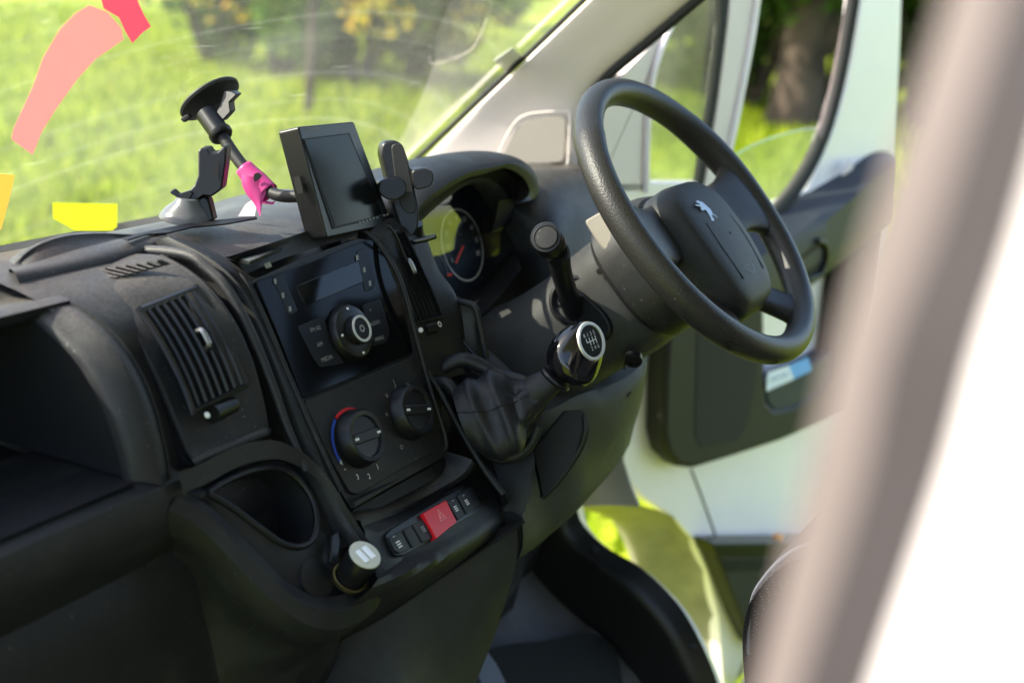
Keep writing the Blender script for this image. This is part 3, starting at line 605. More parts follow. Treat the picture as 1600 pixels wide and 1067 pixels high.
dring(GC, .030, .0016, -10, 70, MARKG, 'fuel_gauge_arc'); MB().plate([DPt(a, b, .003) for a, b in ((699, 428), (706, 427), (706, 431), (699, 432))], DN*.0005).build('fuel_reserve_mark', NEED, cl)
# curved lens, leaning down so that it mirrors the grass outside
LP_ = GY(700, 350, .106); LNn = V((.02, -.95, .17)).normalized()
def LPx(px, py, b=0): return GP(px, py, LP_, LNn)
le = [LPx(648, 408), LPx(690, 398), LPx(725, 383), LPx(752, 345), LPx(786, 325)]
def low(p, q): return p+(q-p).normalized()*.0+V((0, .0, 0))
MB().grid([[LPx(640, 356), LPx(680, 322), LPx(720, 288), LPx(752, 286), LPx(784, 312)], le]).build('lens', LENS, cl, smooth=False)
lf = [p+V((0, .016, -.050)) for p in le]
MB().grid([le, lf]).build('lower_lens', glassmat('lower lens', (.9, .9, .9), 0, .6), cl, smooth=False)
# ================================================================== STEERING
WC = V((.3968, -.2434, .0999)); WA = .77197
W1 = EX; W2 = V((0, math.sin(WA), math.cos(WA))); WN = V((0, -math.cos(WA), math.sin(WA)))
def WP(x, y, h=0): return WC+W1*x*.001+W2*y*.001+WN*h*.001
whl = thing('steering_wheel', 'black grained four-spoke steering wheel with a silver lion badge on its airbag cover', 'steering wheel', WC)
mb = MB(); NR = 120; rows = []
for i in range(NR):
    a = 2*math.pi*i/NR; c = WC+(W1*math.cos(a)+W2*math.sin(a))*.1915; o_ = W1*math.cos(a)+W2*math.sin(a)
    # slightly fatter at the thumb grips
    rr = .0172+.0016*max(0, math.cos((abs(math.degrees(a)-22) if a < math.pi else abs(math.degrees(a)-158))/25*1.57)) if (abs(math.degrees(a)-22) < 25 or abs(math.degrees(a)-158) < 25) else .0172
    rows.append([c+(o_*math.cos(t)*rr*.96+WN*math.sin(t)*rr*1.08) for t in [2*math.pi*j/28 for j in range(28)]])
mb.grid(rows, cu=True, cv=True); mb.build('rim', RIM, whl)
def spoke(secs, name='spoke'):
    """secs: (x, y, h, halfwidth, halfthick, direction angle)"""
    rows = []
    for x, y, h, hw, ht, an in secs:
        d = W1*math.cos(R_(an))+W2*math.sin(R_(an)); c = WP(x, y, h)
        rows.append([c+d*hw*.001*math.copysign(abs(math.cos(t))**.6, math.cos(t))+WN*ht*.001*math.copysign(abs(math.sin(t))**.7, math.sin(t)) for t in [2*math.pi*j/28 for j in range(28)]])
    m_ = MB(); rr = [cr([r[j] for r in rows], 26) for j in range(28)]
    m_.grid([[rr[j][i] for j in range(28)] for i in range(26)], cu=True); return m_.build(name, RIM, whl)
for s in (1, -1):
    spoke([(s*30, 0, -26, 46, 14, 90), (s*80, 0, -22, 40, 13, 90), (s*112, 0, -15, 40, 12, 90), (s*140, 2, -8, 42, 12, 90), (s*163, 2, -3, 52, 12, 90), (s*180, 2, 0, 68, 10, 92 if s > 0 else 88), (s*189, 2, 0, 80, 6, 93 if s > 0 else 87)])
    spoke([(s*30, -70, -30, 34, 13, 25*s), (s*58, -105, -26, 26, 12, 25*s), (s*78, -132, -18, 24, 11, 28*s), (s*92, -152, -9, 26, 12, 30*s), (s*102, -166, -3, 36, 11, 30*s), (s*107, -174, 0, 50, 7, 30*s)])
# airbag cover
ol = [(-76, 0), (-70, 26), (-50, 42), (-20, 49), (20, 49), (50, 42), (70, 26), (76, 0), (76, -45), (66, -95), (52, -120), (30, -130), (-30, -130), (-52, -120), (-66, -95), (-76, -45)]
oc = cr([V((a, b, 0)) for a, b in ol], 72, True)
def padring(sc, h, cy=-38):
    out = []
    for p in oc:
        x, y = p.x*sc, cy+(p.y-cy)*sc; hh = h-(6*((y+30)/90)**2 if h > -10 else 0)-(3*(x/76)**2 if h > -10 else 0)
        out.append(WP(x, y, hh))
    return out
pad = MB().grid([padring(1.05, -30), padring(1.04, -12), padring(1.0, 3), padring(.955, 13), padring(.88, 17), padring(.7, 19), padring(.5, 20), padring(.25, 21), padring(.02, 21)], cu=True).build('airbag_cover', PAD, whl)
def padz(x, y): return 19.5-6*((y+30)/90)**2-3*(x/76)**2
for s in (-1, 1): MB().tube([WP(s*a, b, padz(s*a, b)+.3) for a, b in ((40, -15), (42, -50), (36, -95))], .0006, n=6).build('seam', DK, pad)
MB().tube([WP(a, b, padz(a, b)+.2) for a, b in ((-40, -12), (0, -16), (40, -12))], .0005, n=6).build('seam', DK, pad)
# lion badge traced from the photograph onto the pad
BC = WP(0, 4, padz(0, 4)+.4)
def BPx(px, py): return GP(px, py, BC, WN)
lion = [(292, 320), (300, 262), (345, 250), (400, 290), (450, 290), (545, 370), (690, 500), (735, 580), (745, 625), (830, 665), (865, 700), (945, 793), (890, 800), (850, 735), (840, 690), (720, 640), (735, 700), (800, 800), (770, 825), (715, 810), (700, 745), (640, 640), (570, 530), (520, 515), (470, 548), (415, 490), (430, 460), (395, 415), (350, 420), (290, 400), (245, 360), (330, 372), (395, 385), (370, 335), (330, 325)]
lp = [BPx(1070+a*70/1245, 300+b*60/1067) for a, b in lion]; cbl = sum(lp, V())/len(lp); sh = WP(0, 3, padz(0, 3)+.4)-cbl
MB().plate(lp, WN*.0016).build('lion_badge', SILV, pad, bevel=.0003)
cc_ = GP(1168, 413, WP(5, -84, padz(5, -84)), WN)
ab = MB()
ab.grid([[cc_+WN*.0006+(W1*math.cos(t)+W2*math.sin(t))*rr for t in [2*math.pi*k/32 for k in range(32)]] for rr in (.0125, .0115)], cu=True)
ab.text('AIRBAG', .0052, cc_+WN*.0007, W1, W2); ab.build('airbag_mark', mat('dark embossing', (.05, .05, .05), .3), pad, smooth=False)
# ---------------- column shroud
colm = thing('steering_column', 'black two-piece steering column cowl behind the wheel with key barrel on its right side', 'steering column', WC)
def sect(h, cx, cy, hw, hu, hd, p=.75, n=44):
    out = []
    for j in range(n):
        t = 2*math.pi*j/n; c, s_ = math.cos(t), math.sin(t)
        out.append(WP(cx+hw*math.copysign(abs(c)**p, c), cy+(hu if s_ > 0 else hd)*math.copysign(abs(s_)**p, s_), h))
    return out
MB().grid([sect(*a) for a in [(-34, 0, -6, 60, 52, 66), (-38, 0, -6, 78, 64, 84), (-56, 0, -6, 88, 74, 96), (-104, 0, -6, 90, 76, 98), (-112, 0, -6, 84, 70, 92), (-112, 0, -6, 60, 50, 60)]], cu=True).build('collar', BLK, colm)
mb = MB(); sc = [(-105, 0, -8, 74, 62, 76), (-114, 0, -8, 80, 66, 86), (-130, 0, -10, 84, 68, 92), (-165, 0, -12, 88, 70, 90), (-210, 0, -16, 98, 72, 80), (-280, 0, -26, 112, 90, 66), (-340, 0, -30, 125, 110, 60), (-420, 0, -30, 140, 130, 80)]
rr = [sect(*a) for a in sc]; cols_ = [cr([r[j] for r in rr], 36) for j in range(44)]
mb.grid([[cols_[j][i] for j in range(44)] for i in range(36)], cu=True); mb.build('column_cowl', COWL, colm)
# sunlit patch of the collar, its light put into a pale plate
gp = G3([(914, 345, .315), (944, 328, .33), (958, 345, .32), (985, 385, .315), (1000, 408, .315), (985, 416, .315), (955, 405, .312), (935, 380, .312)])
MB().plate(rc(gp, .004), V((.012, .006, -.004))).build('sunlit_patch', GREYP, colm, bevel=.002)
MB().lathe(G(937, 424, .313), V((-1, -.3, .1)), [(.0042, 0), (.0040, .001), (.002, .0012)], 16).build('screw_plug', DK, colm)
# stalk well and key barrel
MB().lathe(G(897, 470, .312), V((-1, -.25, .25)), [(.032, -.01), (.032, .002), (.028, .004), (.024, .001), (.022, -.008), (.001, -.01)], 40).build('stalk_boot', DK, colm)
MB().plate(rc(G3([(860, 480, .306), (905, 455, .306), (945, 490, .306), (957, 520, .306), (935, 545, .306), (880, 545, .306)]), .012), V((.01, 0, 0))).build('stalk_recess', SAT, colm, bevel=.002)
kb = G(990, 562, .318)
MB().lathe(kb, V((-1, -.5, -.5)), [(.011, -.005), (.0108, .003), (.007, .0035), (.0065, -.001), (.001, -.002)], 24).build('key_barrel', SAT, colm)
MB().tube(G3([(975, 577, .316), (978, 563, .316), (990, 552, .316), (1015, 545, .318), (1034, 528, .322)]), .0011, n=6).build('cowl_seam', DK, colm)
# indicator stalk
stk = thing('indicator_stalk', 'black control stalk with a round button end rising left of the steering column', 'stalk', G(892, 480, .305))
pts = G3([(897, 485, .318), (886, 455, .285), (876, 420, .25), (872, 392, .225)])
MB().tube(pts, [.0185, .0165, .0165, .0175], n=24, flat=.75, upv=(0, .6, .8)).build('arm', SAT, stk)
e = G(876, 386, .225); ax = (G(851, 371, .185)-e).normalized(); ax = (ax+V((-.35, -.35, .25))).normalized()
hc = G(853, 371, .192)
MB().lathe(hc, ax, [(.010, -.055), (.017, -.045), (.0185, -.030), (.0185, -.012), (.0172, -.010), (.0172, -.008), (.0185, -.007), (.0185, -.001), (.0172, .001), (.0150, .0012)], 40).build('stalk_head', SAT, stk)
MB().lathe(hc, ax, [(.0145, .000), (.0145, .0025), (.0132, .0036), (.0128, .0026), (.001, .0030)], 40).build('end_button', BLK, stk)

# ================================================================== GEAR LEVER
gl = thing('gear_lever', 'dashboard gear lever with black leather gaiter and glossy knob marked with a six-speed pattern', 'gear lever', G(735, 655, .14))
c0_, c1_, c2_, c3_, c4_ = G(728, 655, .135), G(765, 645, .15), G(800, 632, .165), G(832, 618, .172), G(846, 612, .176)
axg = (c4_-c0_).normalized(); sa_ = axg.orthogonal().normalized(); sb_ = axg.cross(sa_)
rows = []; NB = 120; K = 34
path = cr([c0_, c1_, c2_, c3_, c4_], K); radp = [.040, .044, .045, .044, .046, .046, .040, .029, .020, .017]
for i, c in enumerate(path):
    q = i/(K-1)*(len(radp)-1); a = int(min(q, len(radp)-2)); r = radp[a]+(radp[a+1]-radp[a])*(q-a); row = []; s_ = i/(K-1)
    for j in range(NB):
        t = 2*math.pi*j/NB
        f = 1+.16*math.sin(3*t+1.0+2.2*s_)*(math.sin(math.pi*min(1, s_*1.1)))+.05*math.sin(5*t+3*s_+.5)*s_*(1-s_)*3+.03*math.sin(9*t+1)*max(0, s_-.55)*1.5
        sag = .010*math.sin(math.pi*s_)
        fold = .10*math.exp(-((s_-.28-.05*math.sin(t+1))/.07)**2)+.08*math.exp(-((s_-.55-.05*math.cos(t))/.07)**2)-.14*math.exp(-((s_-.72-.03*math.sin(2*t))/.05)**2)-.16*math.exp(-((math.sin(2*t+.4))/.35)**2)*math.exp(-((s_-.74)/.10)**2)
        row.append(c+(sa_*math.cos(t)+sb_*math.sin(t))*r*(f+fold)+V((0, 0, -sag)))
    rows.append(row)
MB().grid(rows, cu=True).build('gaiter', LEATH, gl)
for j_ in (12, 62, 96): MB().tube([rows[i_][j_]+(rows[i_][j_]-path[i_]).normalized()*.0006 for i_ in range(0, K, 3)], .0009, n=6).build('stitched_seam', DK, gl)
MB().tube(G3([(668, 600, .128), (682, 596, .128), (700, 600, .13), (716, 622, .132), (728, 655, .135), (745, 688, .14), (770, 712, .148), (800, 714, .155), (828, 695, .165), (842, 665, .17)]), [.005, .007, .007, .007, .007, .007, .007, .006, .005], n=14).build('gaiter_hem', LEATH, gl)
MB().tube(G3([(676, 592, .14), (700, 570, .15), (725, 562, .16), (752, 572, .17), (775, 585, .175), (800, 590, .18), (822, 594, .18)]), [.004, .008, .009, .009, .008, .007, .005], n=14).build('gaiter_hem', LEATH, gl)
ka = (G(924, 533, .20)-G(868, 590, .185)); ka = (G(915, 540, .196)-G(872, 590, .182)).normalized()
nb = G(838, 610, .173)
MB().lathe(nb, (G(872, 590, .182)-nb).normalized(), [(.019, -.004), (.019, .004), (.0165, .016), (.013, .026), (.012, .034)], 36).build('collar', RUB, gl)
cb = G(868, 591, .181)
MB().lathe(cb, ka, [(.006, -.006), (.0185, -.004), (.0205, -.001), (.0195, .002), (.014, .004), (.013, .012)], 36).build('lift_ring', SAT, gl)
kt = G(923, 533, .193); ku = (G(908, 541, .193)-cb).normalized()
# knob: egg-shaped body whose badge face looks up at the driver
kf = (V((-.2, -.85, .42))).normalized()
kax = (ku*.75+kf*.5).normalized()
kc0 = cb+ku*.004
secs = [(0, .013), (.005, .019), (.012, .0265), (.024, .0325), (.038, .0340), (.051, .0305), (.060, .0260), (.064, .0228)]
rows = []; L_ = .064
for h, r in secs:
    t = h/L_; ctr = kc0.lerp(kt, t**1.0); nn = (ku*(1-t)+kf*t).normalized(); a_ = nn.cross(EX).normalized(); b_ = nn.cross(a_)
    rows.append([ctr+(a_*math.cos(q)+b_*math.sin(q))*r for q in [2*math.pi*k/48 for k in range(48)]])
cols_ = [cr([r[j] for r in rows], 30) for j in range(48)]
kb_ = MB().grid([[cols_[j][i] for j in range(48)] for i in range(30)], cu=True)
kb_.f.append(tuple(range(len(kb_.v)-48, len(kb_.v))))
knob = kb_.build('knob', GLOSS, gl)
na = kf.cross(V((0, 0, 1))); kx = -(kf.cross(V((0, .5, 1)))).normalized(); kx = kx if kx.x > 0 else -kx; ky = kf.cross(kx)
if ky.z < 0: ky = -ky
def ringm(c, n_, a_, b_, r1, r0, h): return [[c+n_*hh+(a_*math.cos(q)+b_*math.sin(q))*rr for q in [2*math.pi*k/48 for k in range(48)]] for rr, hh in ((r1, 0), (r1-.0006, h), (r0+.0005, h), (r0, 0))]
MB().grid(ringm(kt, kf, kx, ky, .0228, .0185, .0022), cu=True).build('badge_ring', CHAL, knob)
MB().lathe(kt, kf, [(.0186, .0006), (.001, .0009)], 40).build('shift_plate', DK, knob)
mb = MB(); o_ = kt+kf*.0014
def bar(x0, y0, x1, y1, w_=.0006):
    a, b = o_+kx*x0+ky*y0, o_+kx*x1+ky*y1; d_ = (b-a).normalized().cross(kf)*w_; mb.plate([a-d_, b-d_, b+d_, a+d_], kf*.0003)
for i in range(4): bar(-.0085+i*.0055, .0045 if i else .0045, -.0085+i*.0055, -.0045 if i else 0)
bar(-.0085, 0, .0080, 0)
for i, t in enumerate('R135'): mb.text(t, .0068, o_+kx*(-.0090+i*.0058)+ky*.0080, kx, ky)
for i, t in enumerate('246'): mb.text(t, .0068, o_+kx*(-.0032+i*.0058)-ky*.0085, kx, ky)
mb.build('shift_pattern', CHAL, knob, smooth=False)
# ---------------- console flank around the gear lever
g0 = G3([(655, 540, .122), (668, 580, .122), (684, 606, .122), (703, 640, .124), (722, 675, .126), (757, 733, .128), (786, 772, .130)])
g1 = G3([(690, 520, .19), (700, 560, .175), (700, 600, .165), (716, 640, .160), (740, 690, .158), (775, 745, .155), (795, 785, .152)])
g2 = G3([(760, 540, .24), (790, 570, .23), (825, 610, .22), (850, 650, .21), (838, 690, .20), (834, 745, .18), (820, 800, .165)])
MB().loft([g0, g1], nu=30).build('console_flank', BLK, dash)
MB().loft([g1, [a.lerp(b, .5)+V((0, .02, -.01)) for a, b in zip(g1, g2)], g2, [p+V((.01, .06, -.01)) for p in g2]], nu=30, k=5).build('gear_platform', BLK, dash)
ridge('console_trim', g0, .004, BLK)
# knee panel under the column and the open pocket in it
KX = .27
k_top = G3([(800, 640, .24), (850, 650, .27), (905, 628, .34), (960, 612, .42), (1002, 588, .50), (1012, 560, .56)])
k_mid = G3([(810, 720, .24), (848, 700, .27), (905, 668, .34), (960, 660, .42), (990, 645, .50), (1004, 620, .56)])
k_m2 = G3([(815, 790, .22), (850, 775, .27), (905, 735, .34), (945, 715, .42), (975, 690, .50), (990, 668, .56)])
k_bot = G3([(812, 870, .20), (850, 845, .27), (900, 800, .34), (932, 765, .42), (962, 728, .50), (978, 700, .56)])
MB().loft([[p+V((0, .10, .03)) for p in k_top], [p+V((0, .02, .012)) for p in k_top], k_top, k_mid, k_m2, k_bot, [p+V((0, .05, -.01)) for p in k_bot], [p+V((0, .22, -.02)) for p in k_bot]], nu=36, k=5).build('knee_panel', COWL, dash)
pk = G3([(830, 702, .245), (880, 642, .27), (905, 640, .275), (914, 652, .275), (905, 700, .265), (845, 777, .235)])
MB().plate(pk, V((-.004, -.006, .002))).build('open_pocket', DK, dash)
MB().tube(G3([(914, 648, .27), (915, 672, .266), (905, 702, .262), (876, 745, .25), (846, 778, .235)]), .0045, n=8).build('pocket_edge', BLK, dash)
MB().tube(G3([(986, 612, .46), (965, 640, .44), (948, 668, .42)]), .0010, n=6).build('panel_seam', DK, dash)
MB().tube(G3([(955, 672, .42), (950, 678, .42), (948, 688, .42)]), .0022, n=6).build('finger_pull', DK, dash)

# ================================================================== THINGS ON THE DASHBOARD
GLN = V((0, .986, 1)).normalized(); GL0 = V((.8, .442, .037))
def GG(px, py, off=0): return GP(px, py, GL0-GLN*off, GLN)
# monitor
mon = thing('monitor', 'flat black rear-view monitor with dark screen standing tilted on the centre of the dashboard', 'monitor', GY(520, 365, .05))
m_tr, m_br, m_bl_ = GY(553, 189, .085), G(612, 352, .115), G(512, 372, -.03)
a_bl = GY(512, 372, .032); a_br = GY(613, 350, .052)
m_tl = a_bl+(m_tr-a_br)
# fit the face as a rectangle-like quad in one plane
mN = (a_br-a_bl).cross(m_tr-a_br).normalized(); mN = mN if mN.y < 0 else -mN
def MP(px, py, h=0): return GP(px, py, a_bl+mN*h, mN)
q = [MP(466, 198), MP(553, 190), MP(613, 350), MP(511, 372)]
D = .026
back = -mN*D
MB().plate(rc(q, .004), back).build('case', SAT, mon, bevel=.002, segs=3)
MB().plate([MP(474, 217, .0012), MP(546, 208, .0012), MP(600, 338, .0012), MP(521, 358, .0012)], -mN*.002).build('screen_bezel', DK, mon, bevel=.0005)
MB().plate([MP(476, 219, .0016), MP(544, 210, .0016), MP(598, 335, .0016), MP(524, 354, .0016)], -mN*.001).build('screen', mat('dark screen', (.004, .005, .005), .16, spec=.08), mon)
mx_ = (MP(553, 190)-MP(466, 198)).normalized(); my_ = mN.cross(mx_); my_ = my_ if my_.z > 0 else -my_
MB().text('TOMEMIX', .0062, MP(489, 202, .0006), mx_, my_).build('lettering', MARKG, mon, smooth=False)
mb = MB()
for i in range(9):
    if i == 6: continue
    c = MP(562+i*5.4, 347.5-i*1.55, .0006); mb.plate([c-mx_*.0022-my_*.0011, c+mx_*.0022-my_*.0011, c+mx_*.0022+my_*.0011, c-mx_*.0022+my_*.0011], mN*.0006)
mb.build('key_row', MARKG, mon)
sl0 = MP(486, 285, 0)+back*.55
MB().plate([sl0+V((-.001, 0, 0))+my_*.009+mN*.004, sl0+V((-.001, 0, 0))+my_*.009-mN*.004, sl0+V((-.001, 0, 0))-my_*.009-mN*.004, sl0+V((-.001, 0, 0))-my_*.009+mN*.004], -mx_*.0015).build('card_slot', DK, mon)
lb = MP(482, 300)+back*1.0; 
MB().plate([MP(478, 290, -.026), MP(524, 372, -.026), MP(600, 352, -.026), MP(560, 275, -.026)], -mN*.012).build('rear_hump', SAT, mon, bevel=.003)
ft = MP(520, 368, -.02); MB().tube([ft, ft+V((.01, .012, -.015)), ft+V((.015, .03, -.035))], .011, n=12).build('foot', SAT, mon)
# goose neck with suction cup on the windscreen
gn = thing('suction_mount', 'black goose-neck arm with a round suction cup stuck to the windscreen glass behind the monitor', 'mount', GG(325, 150))
cupc = GG(326, 152, .016); cpn = -GLN
MB().lathe(GG(326, 152, .001), cpn, [(.0385, 0), (.0395, .002), (.0385, .005), (.036, .006), (.031, .008), (.022, .014), (.017, .020), (.001, .021)], 48).build('suction_cup', RUB, gn)
b0_ = GG(326, 170, .026); b1_ = G(352, 212, (GG(340, 190, .05)).x-.004)
pA = GG(322, 176, .024)
tip = G(482, 303, a_bl.x+.015); tipb = MP(486, 303, -.03)
m1_ = V(pA).lerp(tipb, .33); 
# follow the picture path while depth runs from the cup to the back of the monitor
pp = [(322, 178), (345, 210), (372, 250), (400, 282), (422, 300), (445, 307), (478, 306)]
dA = (pA-CP).dot(_f); dB = (tipb-CP).dot(_f)
def PD(px, py, d): r_ = ray(px, py); return CP+r_*(d/r_.dot(_f))
gp_ = [PD(a, b, dA+(dB-dA)*i/(len(pp)-1)) for i, (a, b) in enumerate(pp)]
MB().tube(gp_[:2], .0125, n=20).build('sleeve', SAT, gn)
MB().lathe(gp_[1], (gp_[1]-gp_[0]), [(.013, -.004), (.014, -.003), (.014, .002), (.0125, .004)], 24).build('sleeve_collar', SAT, gn)
MB().tube(gp_[1:], .0070, n=16).build('arm', RUB, gn)
lv = [PD(350, 142, dA-.005), PD(362, 143, dA-.008), PD(370, 148, dA-.01), PD(358, 160, dA-.012), PD(360, 175, dA-.012), PD(346, 190, dA-.01), PD(335, 182, dA-.008), PD(345, 160, dA-.006)]
MB().plate(lv, V((.014, .004, 0))).build('lever', SAT, gn, bevel=.001)
MB().plate([PD(281, 186, dA), PD(292, 178, dA), PD(297, 183, dA), PD(286, 192, dA)], V((.006, 0, 0))).build('tab', RUB, gn, bevel=.001)
# pink tape wrapped round the arm
tpth = [PD(a, b, dA+(dB-dA)*t) for a, b, t in ((381, 262, .52), (398, 281, .55), (420, 302, .62))]
pt = MB().tube(tpth, [.0105, .013, .0125], n=20, caps=False)
tape = pt.build('pink_tape', PINK, None, thick=.0004)
tag(tape, 'torn piece of bright pink tape wrapped around the goose-neck arm behind the monitor', 'tape')
d3 = dA+(dB-dA)*.56
MB().loft([[PD(a, b, d3-.012) for a, b in ((377, 272), (378, 288), (386, 305), (397, 318), (406, 338))], [PD(a, b, d3-.016) for a, b in ((388, 275), (392, 290), (400, 303), (406, 318), (407, 338))], [PD(a, b, d3-.014) for a, b in ((402, 278), (410, 292), (416, 300), (410, 316), (407, 338))]], nu=14).build('torn_flap', PINK, tape)
MB().poly([PD(a, b, d3+.006) for a, b in ((372, 338), (383, 320), (388, 316), (396, 311), (401, 322), (398, 338))]).build('torn_flap', mat('white tape backing', (.85, .74, .76), .5), tape)
MB().poly([PD(a, b, d3+.004) for a, b in ((408, 312), (425, 316), (431, 313), (427, 320), (408, 318))]).build('torn_flap', PINK, tape)
MB().plate([PD(a, b, d3-.0175) for a, b in ((397, 272), (403, 270), (409, 275), (404, 281), (398, 284), (396, 279))], V((.001, 0, 0))).build('hole', DK, tape)
# small ball-joint mount on the dash top
sm = thing('dash_mount', 'small black clamp mount on a clear suction base in the middle of the dashboard top', 'mount', GZ(296, 346, .088))
dm = (GZ(296, 346, .09)-CP).dot(_f)
base_c = PD(292, 342, dm)
MB().lathe(base_c, V((0, -.1, 1)), [(.030, 0), (.030, .002), (.024, .010), (.015, .018), (.012, .024)], 32).build('suction_base', mat('grey translucent rubber', (.09, .095, .10), .3), sm)
MB().plate([PD(a, b, dm-.008) for a, b in ((295, 345), (292, 322), (318, 306), (326, 312), (334, 345))], V((.014, .006, 0))).build('stem', SAT, sm, bevel=.002)
MB().plate([PD(a, b, dm-.012) for a, b in ((283, 312), (303, 290), (309, 275), (309, 236), (313, 232), (324, 232), (328, 240), (340, 238), (350, 228), (354, 232), (352, 255), (346, 296), (330, 308), (318, 306), (300, 318))], V((.020, .010, 0))).build('clamp', SAT, sm, bevel=.003, segs=3)
MB().loft([[PD(a, b, dm-.0135) for a, b in ((340, 252), (334, 262), (335, 275), (342, 280))], [PD(a, b, dm-.0135) for a, b in ((343, 254), (341, 265), (342, 272), (343, 280))]], nu=8).build('slot', DK, sm)
MB().plate([PD(a, b, dm-.014) for a, b in ((266, 298), (272, 296), (280, 303), (296, 298), (302, 302), (293, 315), (292, 327), (284, 326), (283, 314), (272, 306), (266, 303))], V((.006, .003, 0))).build('wing_screw', SAT, sm, bevel=.001)
# mat under the mount with torn edge
mt_ = [GZ(a, b, .0925) for a, b in ((190, 374), (240, 362), (300, 350), (345, 345), (400, 340), (402, 343), (352, 352), (300, 357), (262, 366), (230, 368), (200, 377))]
tag(MB().plate(mt_, V((0, 0, .0016))).build('adhesive_strip', DK, None, bevel=.0004), 'thin dark torn strip of matting lying on the dashboard top below the clamp mount', 'strip')
# phone holder
ph = thing('phone_holder', 'black phone cradle with two grip arms in front of the instruments, right of the monitor', 'phone holder', G(655, 375, .19))
dp = (G(650, 320, .175)-CP).dot(_f)
bp = [(598, 222), (618, 219), (630, 226), (637, 245), (655, 320), (655, 355), (645, 372), (628, 365), (610, 310), (602, 270), (594, 240)]
MB().plate(rc([PD(a, b, dp) for a, b in bp], .006), V((.012, .014, -.002))).build('cradle', SAT, ph, bevel=.003, segs=3)
MB().plate(rc([PD(a, b, dp-.002) for a, b in ((611, 226), (628, 224), (636, 245), (650, 322), (648, 334), (636, 334), (625, 320), (616, 270))], .008), V((.003, .003, 0))).build('rubber_pad', RUB, ph, bevel=.001)
MB().plate(rc([PD(a, b, dp-.022) for a, b in ((593, 284), (601, 280), (629, 278), (637, 290), (635, 303), (620, 314), (602, 312), (590, 300))], .006), V((.010, .012, 0))).build('grip_arm', SAT, ph, bevel=.002, segs=3)
MB().plate(rc([PD(a, b, dp-.010) for a, b in ((643, 266), (665, 263), (677, 268), (679, 280), (674, 292), (652, 298), (646, 290))], .006), V((.012, .014, 0))).build('grip_arm', SAT, ph, bevel=.002, segs=3)
MB().tube([PD(648, 350, dp+.01), PD(650, 372, dp+.02), PD(660, 392, dp+.03)], .010, n=14).build('neck', SAT, ph)
MB().tube([PD(646, 378, dp-.002), PD(664, 374, dp-.004), PD(681, 369, dp-.006)], [.0035, .0035, .003], n=10).build('bottom_foot', GLOSS, ph)
# power cable running down from the monitor
cab = MB().tube(G3([(606, 352, .10), (618, 368, .112), (632, 400, .13), (648, 430, .15), (662, 452, .165), (685, 488, .18), (712, 518, .185), (740, 552, .19), (765, 575, .185), (782, 588, .19)]), .0019, n=8).build('power_cable', RUB)
tag(cab, 'thin black cable running from the monitor over the centre air vent to the gear gaiter', 'cable')
# things on the windscreen glass; the pink films paint in the arm tape's reflection
def film(name, pts, m, label, cat, off=.0009, d=.0002):
    o = MB().plate([GG(a, b, off) for a, b in pts], GLN*d).build(name, m, None, smooth=False); return tag(o, label, cat)
film('strip_reflection', [(18, 218), (22, 200), (50, 140), (68, 90), (95, 45), (118, 22), (140, 9), (168, 20), (190, 45), (193, 62), (175, 75), (150, 92), (120, 125), (88, 170), (66, 205), (51, 242)], PINKT, 'long curved salmon pink film painted as mirrored tape on the upper left of the windscreen', 'tape', .0009)
film('scrap_reflection', [(158, 0), (212, -6), (224, 22), (236, 42), (222, 52), (207, 68), (196, 50), (186, 28), (162, 14)], tapemat('rose reflection', (.85, .16, .26), .45, .15), 'short rose pink film painted as mirrored tape overlapping the top of the long pink strip', 'tape', .0016)
film('note_film', [(82, 317), (184, 319), (183, 355), (175, 361), (118, 361), (83, 342)], YELT, 'bright yellow square of film at the bottom edge of the windscreen', 'sticker')
film('note_film', [(-30, 270), (23, 274), (15, 310), (2, 358), (-30, 380)], ORT, 'orange yellow note cut off by the left edge of the picture on the windscreen', 'sticker')
# ================================================================== VAN BODY
van = thing('van_body', 'white van cab shell with cream windscreen pillar trim, grey footwell and black sill strip', 'van', (0, -.6, -.7))
wind = GG
# windscreen glass
gw = [GG(-260, -420), GG(-260, 430), V((-.62, .56, -.075))]
def gpt(x, y): return V((x, y, .037-(y-.442)*.986))
MB().grid([[gpt(x, y) for x in np.linspace(-.88, .802, 14)] for y in np.linspace(.56, -.22, 10)]).build('windscreen', GWIND, van)
pe1 = G3([(560, 330, .80), (640, 258, .80), (700, 202, .80), (755, 150, .80), (830, 80, .80), (905, 8, .80), (985, -70, .80), (1090, -170, .79)])
pe3 = G3([(905, 380, .86), (905, 290, .86), (905, 215, .86), (908, 165, .86), (940, 120, .86), (1010, 60, .86), (1085, -4, .86), (1240, -140, .85)])
pe1 = [G(px_+10, py_+2, .80) for px_, py_ in ((560, 330), (640, 258), (700, 202), (755, 150), (830, 80), (905, 8), (985, -70), (1090, -170))]
bev = [a.lerp(b, .07)+V((-.016, .004, 0)) for a, b in zip(pe1, pe3)]
pm_ = [a.lerp(b, .5)+V((-.012, 0, 0)) for a, b in zip(pe1, pe3)]
MB().loft([pe1, bev, pm_, pe3, [p+V((.05, .004, 0)) for p in pe3]], nu=50, k=6).build('pillar_trim', CREAM, van)
MB().tube([p+V((-.002, .008, .004)) for p in pe1], .0045, n=10).build('glass_seal', SEAL, van)
MB().tube([p+V((.004, -.006, -.002)) for p in pe3], .0085, n=12).build('door_seal', SEAL, van)
# frit / black border of the glass and the spacer clip
MB().plate([GG(a, b, .0015) for a, b in ((772, 96), (800, 76), (818, 90), (792, 112))], GLN*.0015).build('clip', mat('clear clip', (.62, .62, .55), .3), van)
